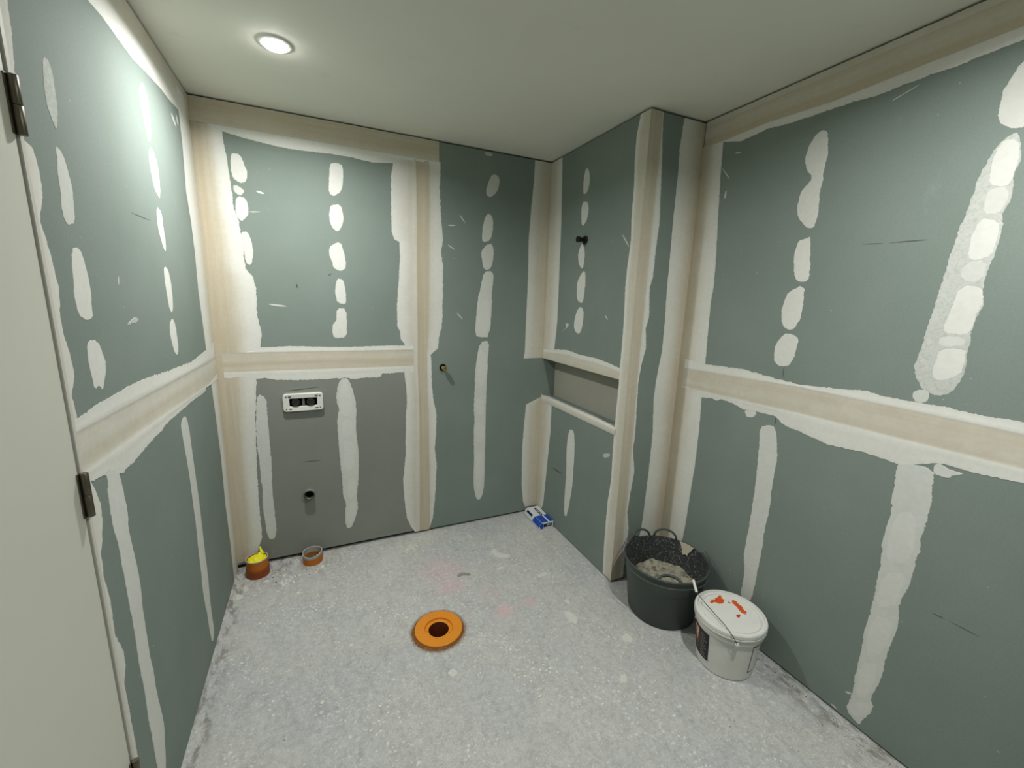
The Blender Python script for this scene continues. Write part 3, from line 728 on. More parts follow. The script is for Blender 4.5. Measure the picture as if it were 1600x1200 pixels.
    ('back', [(0.5919, 0.2949), (0.6391, 0.2862), (0.6199, 0.1749), (0.5929, 0.1461), (0.5775, 0.2133)], 1, 1, 1.71),
    ('back', [(1.408, 1.5173), (1.49, 1.5275), (1.4929, 1.3983), (1.4772, 1.3081), (1.42, 1.3166), (1.4053, 1.4176)], 1, 1, 0.99),
    ('back', [(1.417, 1.2345), (1.485, 1.1495), (1.4751, 0.9792), (1.4124, 0.9698), (1.4058, 1.11)], 1, 1, 0.99),
    ('back', [(1.4002, 0.8974), (1.4636, 0.8713), (1.461, 0.7701), (1.4065, 0.7748)], 1, 1, 0.99),
    ('back', [(1.3983, 0.7226), (1.4667, 0.7161), (1.4647, 0.5809), (1.4048, 0.5878)], 1, 1, 0.99),
    ('back', [(1.4058, 0.5197), (1.466, 0.5121), (1.461, 0.2792), (1.4292, 0.2132), (1.4086, 0.3346)], 1, 1, 0.99),
    ('niche', [(-0.3949, 2.2698), (-0.429, 2.2417), (-0.4412, 2.1897), (-0.4282, 2.1428), (-0.4049, 2.1273), (-0.3788, 2.1324), (-0.3763, 2.2108)], 1.4, 1, 0.72),
    ('niche', [(-0.377, 2.0918), (-0.4353, 2.0812), (-0.4476, 2.0286), (-0.4289, 1.9737), (-0.3863, 1.9518), (-0.3716, 2.0237)], 1.4, 1, 0.72),
    ('niche', [(-0.3964, 1.8628), (-0.417, 1.8537), (-0.4361, 1.7993), (-0.4304, 1.736), (-0.413, 1.7154), (-0.3757, 1.75), (-0.362, 1.8124)], 1.4, 1, 0.72),
    ('niche', [(-0.4151, 1.6973), (-0.4463, 1.7102), (-0.4589, 1.6563), (-0.4578, 1.6098), (-0.4509, 1.5555), (-0.4415, 1.5225), (-0.4004, 1.5291), (-0.3769, 1.5549), (-0.3707, 1.6108), (-0.3735, 1.6477)], 1.4, 1, 0.72),
    ('niche', [(-0.4033, 1.5031), (-0.458, 1.4936), (-0.461, 1.4089), (-0.4407, 1.3513), (-0.4076, 1.341), (-0.3699, 1.3648), (-0.3636, 1.422)], 1.4, 1, 0.72),
    ('niche', [(-0.3799, 0.7327), (-0.4085, 0.7455), (-0.4383, 0.7419), (-0.4568, 0.6397), (-0.4581, 0.4276), (-0.4564, 0.3748), (-0.4185, 0.1567), (-0.3799, 0.1461), (-0.3738, 0.2799), (-0.3792, 0.4519), (-0.3627, 0.6073)], 1.4, 1, 0.72),
    ('niche', [(-0.2232, 1.3374), (-0.281, 1.3739), (-0.2635, 1.3966), (-0.3159, 1.396), (-0.2889, 1.3705)], 1.4, 0.7, 0.72),
    ('niche', [(-0.7338, 0.6857), (-0.7541, 0.7118), (-0.8037, 0.7258), (-0.7951, 0.7043), (-0.7632, 0.6851)], 1.4, 0.6, 0.72),
    ('right', [(-1.4489, 2.1914), (-1.4721, 2.1712), (-1.4844, 2.0962), (-1.4777, 2.0431), (-1.4819, 2.0043), (-1.477, 1.965), (-1.4819, 1.9073), (-1.4822, 1.8498), (-1.4666, 1.8309), (-1.4344, 1.8517), (-1.4058, 1.8916), (-1.3985, 1.9215), (-1.404, 1.9796), (-1.4226, 1.9991), (-1.442, 2.0246), (-1.4129, 2.0588), (-1.3996, 2.0964), (-1.4129, 2.1606)], 2.0, 0.95, 0.72),
    ('right', [(-1.4708, 1.8045), (-1.4889, 1.6793), (-1.4863, 1.6358), (-1.4569, 1.6366), (-1.4322, 1.6497), (-1.4155, 1.7374), (-1.4242, 1.7929), (-1.4546, 1.8016)], 2.0, 1, 0.72),
    ('right', [(-1.4762, 1.6238), (-1.4821, 1.5572), (-1.484, 1.4998), (-1.4647, 1.4477), (-1.4369, 1.443), (-1.4121, 1.4648), (-1.3984, 1.5166), (-1.4056, 1.5558), (-1.4171, 1.5995)], 2.0, 1, 0.72),
    ('right', [(-1.4569, 1.4316), (-1.4907, 1.4115), (-1.4857, 1.3801), (-1.4789, 1.3271), (-1.4652, 1.2987), (-1.4396, 1.292), (-1.4048, 1.303), (-1.397, 1.3347), (-1.3976, 1.3836), (-1.4262, 1.4264)], 2.0, 1, 0.72),
    ('right', [(-1.9639, 2.1957), (-1.9453, 2.1917), (-1.934, 2.1704), (-1.9246, 2.143), (-1.9216, 2.0918), (-1.927, 2.0545), (-1.9501, 2.0342), (-1.9872, 2.0224), (-1.988, 2.0988)], 2.0, 0.9, 0.72),
    ('right', [(-1.9701, 2.0216), (-1.9802, 1.998), (-1.9898, 1.951), (-1.9839, 1.9124), (-1.9893, 1.8623), (-1.9867, 1.8298), (-1.9798, 1.8143), (-1.9872, 1.7592), (-1.9848, 1.7028), (-1.9775, 1.6506), (-1.9754, 1.6113), (-1.9838, 1.5788), (-1.986, 1.5516), (-1.9759, 1.5107), (-1.9767, 1.4678), (-1.9782, 1.4205), (-1.9821, 1.3827), (-1.981, 1.3496), (-1.9737, 1.3188), (-1.9646, 1.297), (-1.9383, 1.2772), (-1.9117, 1.2796), (-1.884, 1.3011), (-1.8618, 1.3539), (-1.8696, 1.4029), (-1.8727, 1.4585), (-1.8781, 1.5348), (-1.8855, 1.6223), (-1.8907, 1.7012), (-1.8956, 1.7706), (-1.9049, 1.8354), (-1.9109, 1.878), (-1.9093, 1.9094), (-1.9194, 1.9411), (-1.9299, 1.9752), (-1.9434, 2.0041)], 2.0, 0.62, 0.55),
    ('right', [(-1.9489, 2.0073), (-1.974, 1.9998), (-1.9883, 1.9593), (-1.983, 1.9174), (-1.9822, 1.8883), (-1.9718, 1.8791), (-1.9389, 1.8894), (-1.9353, 1.9238), (-1.9356, 1.9786)], 2.0, 1, 0.88),
    ('right', [(-1.9441, 1.8815), (-1.9806, 1.8772), (-1.9836, 1.8337), (-1.9724, 1.8071), (-1.9397, 1.8122), (-1.9385, 1.8555)], 2.0, 0.85, 0.77),
    ('right', [(-1.9345, 1.8043), (-1.9765, 1.7912), (-1.9818, 1.7547), (-1.9799, 1.6944), (-1.9492, 1.6843), (-1.927, 1.6948), (-1.928, 1.7434)], 2.0, 1, 0.88),
    ('right', [(-1.9227, 1.6806), (-1.975, 1.686), (-1.9731, 1.624), (-1.9254, 1.6251)], 2.0, 0.78, 0.77),
    ('right', [(-1.9277, 1.612), (-1.9754, 1.6113), (-1.9854, 1.5698), (-1.9787, 1.5331), (-1.9765, 1.4921), (-1.9673, 1.4669), (-1.9118, 1.4718), (-1.9141, 1.5013), (-1.9218, 1.565)], 2.0, 1, 0.88),
    ('right', [(-1.9102, 1.4638), (-1.9655, 1.4611), (-1.9712, 1.4369), (-1.9101, 1.4301)], 2.0, 0.85, 0.77),
    ('right', [(-1.913, 1.4224), (-1.9725, 1.4294), (-1.9791, 1.3919), (-1.9742, 1.3484), (-1.9278, 1.3199), (-1.9095, 1.337), (-1.9114, 1.3881)], 2.0, 1, 0.88),
    ('right', [(-1.879, 1.2831), (-1.9096, 1.2916), (-1.9194, 1.2709), (-1.9124, 1.2484), (-1.8889, 1.2449), (-1.8746, 1.2608)], 2.0, 0.8, 0.66),
    ('right', [(-1.3834, 1.0145), (-1.4188, 1.0336), (-1.4528, 1.0349), (-1.4724, 0.947), (-1.4797, 0.9007), (-1.4791, 0.8336), (-1.478, 0.7682), (-1.4839, 0.6569), (-1.476, 0.576), (-1.479, 0.4996), (-1.4764, 0.4187), (-1.4738, 0.3363), (-1.4711, 0.2522), (-1.4637, 0.1966), (-1.426, 0.1858), (-1.4122, 0.2101), (-1.4152, 0.2565), (-1.4155, 0.3407), (-1.3985, 0.3866), (-1.4046, 0.5373), (-1.405, 0.6173), (-1.4054, 0.696), (-1.4029, 0.7721), (-1.3951, 0.9205)], 2.0, 0.9, 0.72),
    ('right', [(-1.8791, 1.037), (-1.9674, 1.0488), (-1.9729, 0.9904), (-1.9814, 0.924), (-1.9776, 0.8999), (-1.9786, 0.8487), (-1.9751, 0.8125), (-1.9805, 0.7812), (-1.9781, 0.7285), (-1.9761, 0.6727), (-1.9759, 0.6439), (-1.9673, 0.5941), (-1.9592, 0.5386), (-1.9693, 0.5214), (-1.9725, 0.4611), (-1.9672, 0.4184), (-1.9609, 0.3479), (-1.9625, 0.2832), (-1.9573, 0.2242), (-1.9461, 0.1524), (-1.9617, 0.1185), (-1.9412, 0.0626), (-1.9357, 0.0221), (-1.9161, 0.0267), (-1.8832, 0.044), (-1.8927, 0.1033), (-1.891, 0.2015), (-1.8895, 0.3333), (-1.8868, 0.3852), (-1.8932, 0.4885), (-1.8909, 0.6157), (-1.8891, 0.6599), (-1.8882, 0.7092), (-1.8802, 0.7341), (-1.8846, 0.817), (-1.8885, 0.8787), (-1.881, 0.8916), (-1.8807, 0.9455), (-1.8775, 0.9951)], 2.0, 0.88, 1.43),
    ('right', [(-1.8997, 0.8653), (-1.9501, 0.8906), (-1.9653, 0.7838), (-1.9611, 0.7106), (-1.9051, 0.6751), (-1.8937, 0.742)], 2.0, 1, 1.65),
    ('right', [(-1.9025, 0.636), (-1.9635, 0.6764), (-1.9564, 0.5862), (-1.9521, 0.5383), (-1.8976, 0.4971)], 2.0, 1, 1.65),
    ('right', [(-1.8971, 0.4653), (-1.9605, 0.4894), (-1.9593, 0.4116), (-1.9446, 0.3332), (-1.902, 0.295)], 2.0, 1, 1.65),
    ('right', [(-1.896, 0.2704), (-1.9505, 0.2986), (-1.9457, 0.2128), (-1.9368, 0.1484), (-1.9009, 0.1175)], 2.0, 1, 1.65),
    ('right', [(-1.8869, 0.0741), (-1.9451, 0.1346), (-1.9525, 0.1144), (-1.9325, 0.0532), (-1.9034, 0.0391)], 2.0, 1, 1.65),
    ('right', [(-1.9639, 1.069), (-2.0065, 1.0579), (-2.0393, 1.0587), (-2.0134, 1.0439), (-2.0038, 1.0315), (-1.9659, 1.031)], 2.0, 0.9, 1.32),
    ('right', [(-1.2997, 1.0721), (-1.3583, 1.0782), (-1.3576, 1.0633), (-1.3471, 1.0516), (-1.327, 1.0402), (-1.3103, 1.0447)], 2.0, 1, 0.83),
    ('back', [(0.2479, 1.4694), (0.2716, 1.4625), (0.306, 1.4576), (0.347, 1.4579), (0.3176, 1.4655), (0.2781, 1.4708)], 0.6, 0.8, 0.28),
    ('back', [(0.2381, 2.0166), (0.2466, 2.01), (0.2603, 2.0055), (0.2782, 2.0064), (0.2676, 2.0135), (0.2519, 2.0185)], 0.6, 0.8, 0.28),
    ('back', [(0.2005, 1.9146), (0.214, 1.9142), (0.2332, 1.9158), (0.2555, 1.9203), (0.239, 1.9205), (0.217, 1.9185)], 0.6, 0.8, 0.28),
    ('back', [(1.2088, 1.9491), (1.2224, 1.9469), (1.2415, 1.9479), (1.2636, 1.9539), (1.247, 1.9558), (1.2251, 1.9545)], 0.6, 0.8, 0.28),
    ('back', [(1.2829, 2.0175), (1.2906, 2.0034), (1.3041, 1.9855), (1.323, 1.9672), (1.3132, 1.984), (1.2976, 2.0045)], 0.6, 0.8, 0.28),
    ('back', [(1.2089, 1.8407), (1.2197, 1.8307), (1.2372, 1.8198), (1.2601, 1.8113), (1.2465, 1.8229), (1.2264, 1.8352)], 0.6, 0.8, 0.28),
    ('back', [(1.2663, 1.4434), (1.2753, 1.4297), (1.2907, 1.4128), (1.3119, 1.3965), (1.3005, 1.4127), (1.2827, 1.4319)], 0.6, 0.8, 0.28),
    ('back', [(0.3405, 0.9695), (0.3397, 0.9625), (0.3408, 0.9534), (0.3449, 0.9437), (0.3455, 0.9519), (0.3441, 0.9623)], 0.6, 0.8, 0.28),
    ('right', [(-1.0168, 2.163), (-1.0283, 2.1459), (-1.0468, 2.123), (-1.0705, 2.0982), (-1.0567, 2.1182), (-1.0356, 2.1442)], 0.6, 0.8, 0.28),
    ('right', [(-1.0563, 2.0604), (-1.0509, 2.051), (-1.0484, 2.0361), (-1.0521, 2.0169), (-1.0577, 2.0285), (-1.0603, 2.0456)], 0.6, 0.8, 0.28),
    ('right', [(-1.0706, 2.2087), (-1.0833, 2.2047), (-1.0995, 2.2024), (-1.1163, 2.2037), (-1.1018, 2.2078), (-1.0833, 2.2104)], 0.6, 0.8, 0.28),
    ('right', [(-1.6532, 2.2052), (-1.6743, 2.2104), (-1.7019, 2.2191), (-1.7311, 2.2306), (-1.7078, 2.2247), (-1.6764, 2.2148)], 0.6, 0.8, 0.28),
    ('right', [(-1.8702, 0.1095), (-1.8757, 0.1071), (-1.8841, 0.1094), (-1.8942, 0.1187), (-1.8876, 0.1206), (-1.8781, 0.1179)], 0.6, 0.8, 0.28),
    ('right', [(-1.836, 0.0182), (-1.8409, 0.0144), (-1.8488, 0.0127), (-1.8591, 0.0151), (-1.8531, 0.0191), (-1.8441, 0.0209)], 0.6, 0.8, 0.28),
    ('left', [(-0.3078, 2.214), (-0.3043, 2.2), (-0.2862, 2.1856), (-0.2481, 2.1755), (-0.2549, 2.192), (-0.2768, 2.2084)], 0.6, 0.8, 0.28),
    ('left', [(-1.0425, 1.5624), (-1.0467, 1.555), (-1.0496, 1.545), (-1.0491, 1.5337), (-1.0445, 1.5424), (-1.0413, 1.5539)], 0.6, 0.8, 0.28),
    ('left', [(-0.231, 2.2335), (-0.2365, 2.2193), (-0.2327, 2.2038), (-0.214, 2.1912), (-0.2094, 2.2077), (-0.2142, 2.2254)], 0.6, 0.8, 0.28),
    ('niche', [(-0.6624, 1.466), (-0.6666, 1.4579), (-0.6766, 1.4485), (-0.693, 1.4401), (-0.6873, 1.4494), (-0.6758, 1.46)], 0.6, 0.8, 0.28),
    ('niche', [(-0.7547, 1.8724), (-0.7679, 1.852), (-0.7908, 1.8247), (-0.8222, 1.7954), (-0.806, 1.819), (-0.7799, 1.85)], 0.6, 0.8, 0.28),
]
PENCIL = [
    ('right', [(-1.6419, 1.7592), (-1.6627, 1.757), (-1.6906, 1.7554), (-1.7211, 1.7553), (-1.6979, 1.7576), (-1.6662, 1.7594)]),
    ('right', [(-1.7211, 1.7555), (-1.7525, 1.7537), (-1.794, 1.7532), (-1.8383, 1.7548), (-1.8046, 1.7565), (-1.7577, 1.7571)]),
    ('right', [(-2.0406, 0.5838), (-2.0494, 0.5826), (-2.0617, 0.5829), (-2.0759, 0.5855), (-2.0656, 0.5866), (-2.0516, 0.5863)]),
    ('right', [(-2.0759, 0.5857), (-2.0974, 0.5844), (-2.1266, 0.5842), (-2.1588, 0.5856), (-2.1351, 0.5868), (-2.102, 0.5871)]),
    ('left', [(-0.8991, 1.7467), (-0.857, 1.7455), (-0.791, 1.7456), (-0.7043, 1.7481), (-0.7662, 1.7492), (-0.8436, 1.7488)]),
    ('back', [(0.3908, 1.5789), (0.3885, 1.5714), (0.3892, 1.5619), (0.3948, 1.5526), (0.3968, 1.5615), (0.3959, 1.5722)]),
    ('back', [(0.5448, 1.626), (0.5517, 1.6274), (0.56, 1.6319), (0.5679, 1.6403), (0.5599, 1.6382), (0.5504, 1.6329)]),
    ('back', [(0.3554, 0.5866), (0.3833, 0.5835), (0.4228, 0.5816), (0.4685, 0.5826), (0.4341, 0.5859), (0.3888, 0.5879)]),
    ('right', [(-1.4475, 1.2933), (-1.4467, 1.2805), (-1.4472, 1.2627), (-1.45, 1.2424), (-1.4507, 1.2578), (-1.4499, 1.2781)]),
    ('right', [(-1.4464, 1.0755), (-1.4453, 1.0669), (-1.4457, 1.0552), (-1.4487, 1.0422), (-1.4497, 1.0526), (-1.4491, 1.066)]),
    ('back', [(0.2867, 1.0017), (0.3366, 1.0035), (0.4078, 1.0087), (0.4911, 1.0181), (0.4282, 1.0153), (0.3464, 1.0092)]),
    ('niche', [(-0.1925, 0.4099), (-0.2286, 0.4073), (-0.2812, 0.4083), (-0.3432, 0.4148), (-0.3022, 0.4171), (-0.2427, 0.416)]),
]
SPLATS = [
    ([(1.5346, -0.9823), (1.5593, -0.9973), (1.5723, -1.0359), (1.5593, -1.0673), (1.5397, -1.0861), (1.5285, -1.0636), (1.5203, -1.0238)], 1),
    ([(1.5704, -0.9172), (1.6263, -0.9034), (1.5954, -0.9274), (1.5874, -0.9648), (1.5765, -0.9452)], 1),
    ([(1.5374, -0.6787), (1.6093, -0.6767), (1.5986, -0.7035), (1.5403, -0.7042)], 1),
    ([(1.381, -0.4044), (1.4408, -0.414), (1.4848, -0.4601), (1.4381, -0.4693), (1.3892, -0.4358)], 1),
    ([(1.3702, -0.3785), (1.4175, -0.346), (1.4204, -0.3913), (1.4335, -0.411), (1.3883, -0.4073)], 1),
    ([(1.3502, -0.5404), (1.3848, -0.535), (1.3939, -0.5516), (1.3571, -0.5622)], 1),
    ([(1.6809, -1.2463), (1.7279, -1.2161), (1.7402, -1.238), (1.7336, -1.2683), (1.7125, -1.2756)], 0.8),
    ([(1.5371, -1.4049), (1.578, -1.3955), (1.5824, -1.4107), (1.5575, -1.4329), (1.5329, -1.4225)], 0.8),
    ([(0.8979, -1.1032), (0.923, -1.0934), (0.9353, -1.1255), (0.9057, -1.1328)], 0.7),
    ([(1.1206, -0.51), (1.1542, -0.499), (1.1962, -0.5222), (1.187, -0.549), (1.1455, -0.5261), (1.1189, -0.5393)], -1),
    ([(0.0161, -0.2501), (0.0337, -0.2367), (0.0619, -0.2586), (0.0573, -0.2873), (0.0238, -0.2835)], 1),
    ([(0.0487, -0.1787), (0.0663, -0.1804), (0.0803, -0.2241), (0.0643, -0.2335), (0.0501, -0.2118)], 1),
]

for i, b in enumerate(BANDS):
    build_band(i, *b)

def owner(wall, pts):
    s = sum(p[0] for p in pts) / len(pts)
    z = sum(p[1] for p in pts) / len(pts)
    if wall == 'back':
        return SHEETS['back_right' if s > XV else ('back_up' if z > 1.16 else 'back_low')]
    if wall == 'left':
        return SHEETS['left_up' if z > 1.21 else 'left_low']
    if wall == 'right':
        return SHEETS['right_up' if z > 1.185 else 'right_low']
    return SHEETS['niche_up' if z > 1.0 else 'niche_low']

for i, (wall, pts, jit, cover, hgt) in enumerate(PATCHES):
    build_patch(i, (lambda s, z, h, w=wall: w3(w, s, z, h)), pts, jit, cover, hgt, 'compound_patch', owner(wall, pts))

for i, (wall, pts) in enumerate(PENCIL):
    build_patch(400 + i, (lambda s, z, h, w=wall: w3(w, s, z, h)), pts, .3, 1, .15, 'pencil_mark', owner(wall, pts), 'pencil')

for i, (pts, c) in enumerate(SPLATS):
    build_patch(200 + i, (lambda x, y, h: (x, y, h)), pts, 3.5, 1, .5, 'compound_splat', FLOOR_OB,
                'splat' if c > 0 else 'splat_dk')

box('corner_bead', X2 - .0016, X2 + .002, -Y1 - .0016, -Y1 + .002, .008, 2.389, 'scrap', wall_boxing, .0006)

# rough sill bead of compound along the front of the recess
def sill():
    verts, faces = [], []
    n = 120
    for k in range(n + 1):
        y = -.004 - (.826) * k / n
        w = .0015 * nz(y * 60, 3) + .001 * nz(y * 170, 8)
        pr = [(X2 - .0015, .838 + w), (X2 - .004, .846 + w), (X2 - .0035, .868), (X2 - .002, .876 + w), (X2 + .012, .8785 + w * .8), (X2 + .03, .8735 + w * .6 + .0015 * nz(y * 40, 1)), (X2 + .05 + 4 * w, .8685)]
        verts += [(a, y, b) for a, b in pr]
    m = 7
    for k in range(n):
        for j in range(m - 1):
            faces.append((k * m + j, k * m + j + 1, (k + 1) * m + j + 1, (k + 1) * m + j))
    me = bpy.data.meshes.new('sill_bead')
    me.from_pydata(verts, [], faces)
    coat_attr(me, [(.35 if (k % m) in (1, 2, 3) else .1, 1.0) for k in range(len(verts))])
    finish('sill_bead', me, 'coat', wall_boxing, True)
sill()

# dirty mortar lip along the foot of the left wall
def lip(name, pfun, L, wid, hgt, parent, mat):
    verts, faces = [], []
    n = int(L / .012)
    for k in range(n + 1):
        s = L * k / n
        w = wid * (1 + .35 * nz(s * 9, 2) + .3 * nz(s * 40, 7))
        h = hgt * (1 + .4 * nz(s * 14, 4))
        verts += [pfun(s, 0, h), pfun(s, w * .55, h * .95), pfun(s, w * .85, h * .6), pfun(s, w, -.001)]
    for k in range(n):
        for j in range(3):
            faces.append((k * 4 + j, k * 4 + j + 1, (k + 1) * 4 + j + 1, (k + 1) * 4 + j))
    me = bpy.data.meshes.new(name)
    me.from_pydata(verts, [], faces)
    finish(name, me, mat, parent, True)
lip('mortar_lip', lambda s, w, h: (w - .004, -.16 - s, h), 1.2, .034, .007, FLOOR_OB, 'floor')

# ------------------------------------------------------------------ door in the left wall
DY0, DY1, DZ = -1.4025, -2.2225, 2.040
door = root('door_1')
box('door_leaf', -.036, -.001, DY1, DY0, .012, DZ, 'door', door, .0015)
box('door_jamb', -.05, .0025, DY0 + .0035, -1.386, 0, DZ + .02, 'jamb', door, .001)
box('door_jamb', -.05, .0025, -2.245, DY1 - .0035, 0, DZ + .02, 'jamb', door, .001)
box('door_head', -.05, .0025, -2.245, -1.386, DZ + .0035, DZ + .022, 'jamb', door, .001)
for zc in (1.848, 1.088, .325):
    hg = bpy.data.objects.new('hinge', None)
    COL.objects.link(hg)
    hg.parent = door
    hg.location = (0, DY0 + .0018, zc)
    bm = bmesh.new()
    bbox(bm, -.0008, .0016, -.011, .0125, -.05, .05)
    from_bm('hinge_leaf', bm, 'steel', hg)
    for z0, z1 in ((-.05, -.0005), (.0005, .05)):
        bm = lathe_bm([(0, z0), (.0068, z0), (.0075, z0 + .001), (.0075, z1 - .001), (.0068, z1), (0, z1)], 20)
        from_bm('hinge_knuckle', bm, 'steel', hg, True, (.0078, 0, 0), 40)

# ------------------------------------------------------------------ downlights
def downlight(x, y, label, watts):
    t = thing('downlight', label, 'downlight', (x, y, HC))
    from_bm('trim_ring', lathe_bm([(.040, -.001), (.041, -.006), (.046, -.007), (.054, -.004), (.056, 0), (.040, 0)], 48, closed=True), 'trim', t, True, None, 40)
    from_bm('lens', lathe_bm([(0, -.0200), (.014, -.0192), (.026, -.0165), (.035, -.0120), (.0405, -.004)], 48), 'lens', t, True)
    ld = bpy.data.lights.new('downlight_beam', 'AREA')
    ld.shape = 'DISK'
    ld.size = .075
    ld.energy = watts
    ld.color = LAMP_COLOUR
    ld.spread = math.radians(163)
    lo = bpy.data.objects.new('downlight_beam', ld)
    COL.objects.link(lo)
    lo.parent = t
    lo.location = (0, 0, -.0215)
    return t
downlight(.397, -.628, 'lit round downlight in the ceiling near the left corner', LAMP_WATTS['near_corner'])
downlight(1.55, -2.20, 'lit round downlight at the near end of the ceiling by the right wall', LAMP_WATTS['near_camera'])

# ------------------------------------------------------------------ orange pan collar in the floor
t = thing('pan_collar', 'round orange plastic pan collar set flush in the middle of the concrete floor', 'pipe collar', (.921, -.866, 0))
from_bm('flange', lathe_bm([(.0640, -.05), (.0640, .0105), (.0660, .0130), (.1080, .0135), (.1100, .0120), (.1100, -.004), (.1085, -.006), (.0660, -.05)], 72, closed=True), 'orange', t, True, None, 35)
from_bm('ledge', lathe_bm([(.0470, .0035), (.0490, .0045), (.0640, .0040), (.0640, -.02), (.0470, -.02)], 60, closed=True), 'orange', t, True, None, 35)
for k in range(5):
    a = .5 + k * 2 * PI / 5
    from_bm('ledge_notch', lathe_bm([(0, .0052), (.0024, .0050), (.0028, .0042), (0, .0042)], 10), 'orange_low', t, True, (.0560 * math.cos(a), .0560 * math.sin(a), 0))
from_bm('pipe', lathe_bm([(.0450, .002), (.0465, .0042), (.0485, .002), (.0485, -.33), (.0450, -.33)], 60, closed=True), 'pipe_shade', t, True, None, 40)
def dirt_shade_ring():
    bm = bmesh.new()
    R = []
    for k in range(120):
        a = 2 * PI * k / 120
        w = .0035 * nz(math.cos(a) * 3.1, math.sin(a) * 3.1, 1) + .0022 * nz(math.cos(a) * 14, math.sin(a) * 14, 4)
        off = .0045 * max(0, -math.cos(a - .5))
        R.append([bm.verts.new((r * math.cos(a), r * math.sin(a), z)) for r, z in ((.1098, .0035), (.1145 + w * .5 + off, .0030), (.1195 + w + off, -.0005))])
    for A, B in zip(R, R[1:] + R[:1]):
        for q in range(2):
            bm.faces.new((A[q], A[q + 1], B[q + 1], B[q]))
    return bm
from_bm('mortar_ring', dirt_shade_ring(), 'ring', t, True)

# ------------------------------------------------------------------ two pipe stubs at the back wall
t = thing('drain_stub', 'orange drain stub stuffed with a yellow bag in the left corner', 'pipe', (.109, -.090, 0))
from_bm('pipe', lathe_bm([(.049, -.1), (.049, .098), (.0535, .098), (.0535, -.1)], 56, closed=True), 'orange_dk', t, True, None, 40)
from_bm('socket', lathe_bm([(.0536, .050), (.0565, .046), (.0570, .034), (.0560, .030), (.0565, -.002), (.0536, -.002)], 56, closed=True), 'orange_low', t, True, None, 40)
from_bm('rim', lathe_bm([(.0492, .082), (.0492, .0990), (.0537, .0990), (.0537, .096), (.0505, .096), (.0505, .082)], 56, closed=True), 'pipe_rim', t, True, None, 40)
t = thing('drain_stub', 'short cut-off orange drain stub with a grey plaster-smeared rim against the back wall', 'pipe', (.383, -.075, 0))
def cut_pipe():
    bm = lathe_bm([(.048, -.1), (.048, .047), (.0525, .047), (.0525, -.1)], 56, closed=True)
    for v in bm.verts:
        if v.co.z > .02:
            v.co.z += .004 * nz(v.co.x * 60, v.co.y * 60)
    return bm
from_bm('pipe', cut_pipe(), 'orange_dk', t, True, None, 40)
def rim2():
    bm = lathe_bm([(.0478, .03), (.0478, .064), (.0527, .064), (.0527, .050)], 56, closed=True)
    for v in bm.verts:
        a = math.atan2(v.co.y, v.co.x)
        v.co.z += .004 * nz(v.co.x * 70, v.co.y * 70) - (.012 * max(0, -math.sin(a + .5)) if v.co.z > .04 else 0)
    return bm
from_bm('rim', rim2(), 'pipe_rim', t, True, None, 40)
from_bm('plug', lathe_bm([(0, .012), (.03, .014), (.048, .01)], 40), 'flake_dk', t, True)

def bag():
    bm = bmesh.new()
    bmesh.ops.create_icosphere(bm, subdivisions=5, radius=1)
    for v in bm.verts:
        d = v.co.copy()
        k = 1 + .22 * nz(d.x * 2.2, d.y * 2.2, d.z * 2.2) + .10 * nz(d.x * 6, d.y * 6, d.z * 6 + 4)
        v.co = Vector((d.x * .047 * k, d.y * .047 * k, d.z * .017 * k))
        rr = math.hypot(v.co.x, v.co.y)
        if rr > .0465:
            v.co.x *= .0465 / rr
            v.co.y *= .0465 / rr
        if d.z > .2:      # gathered neck of the bag pulled up at the back
            w = max(0, 1 - math.hypot(d.x - .25, d.y - .55) / .55)
            v.co.z += .016 * w * w
    return bm
tag(from_bm('plastic_bag', bag(), 'bag', None, True, (.109, -.090, .086)), 'crumpled yellow plastic bag stuffed into the taller orange drain stub', 'bag')
bm = tube_bm([(.133, -.066, .096), (.129, -.058, .112), (.124, -.050, .126), (.121, -.044, .138)], [.013, .008, .005, .002], 10)
from_bm('bag_neck', bm, 'bag', bpy.data.objects['plastic_bag'], True).matrix_parent_inverse = Matrix.Translation((-.109, .090, -.086))

# ------------------------------------------------------------------ fittings on the back wall
def rounded_rect(w, h, r, n=6):
    out = []
    for cx, cy, a0 in ((w / 2 - r, h / 2 - r, 0), (-w / 2 + r, h / 2 - r, PI / 2), (-w / 2 + r, -h / 2 + r, PI), (w / 2 - r, -h / 2 + r, 3 * PI / 2)):
        for k in range(n + 1):
            a = a0 + PI / 2 * k / n
            out.append((cx + r * math.cos(a), cy + r * math.sin(a)))
    return out

t = thing('outlet_box', 'white plastic wall outlet box with two round black plugs', 'outlet', (.387, 0, .940))
def frame_ring():
    bm = bmesh.new()
    o = rounded_rect(.200, .098, .016)
    i = rounded_rect(.138, .046, .004)
    def ring(ps, y):
        return [bm.verts.new((x, y, z)) for x, z in ps]
    R = [ring(o, -.0005), ring(o, -.019), ring([(x * .975, z * .95) for x, z in o], -.0215), ring([(x * 1.03, z * 1.06) for x, z in i], -.0195), ring(i, -.0175), ring(i, -.0005)]
    n = len(o)
    for a, b in zip(R, R[1:]):
        for k in range(n):
            bm.faces.new((a[k], a[(k + 1) % n], b[(k + 1) % n], b[k]))
    return bm
from_bm('frame', frame_ring(), 'plate', t, True, None, 35)
box('backing', -.069, .069, -.003, -.001, -.023, .023, 'void', t)
for sx in (-.038, .036):
    pl = from_bm('plug', lathe_bm([(0, .0225), (.0130, .0225), (.0140, .0245), (.0175, .0245), (.0190, .0225), (.0190, .013), (.0205, .012), (.0205, .001), (0, .001)], 32, '-y'), 'black', t, True, (sx, 0, 0), 35)
box('divider', -.006, .006, -.012, -.003, -.022, .022, 'plate_mark', t)
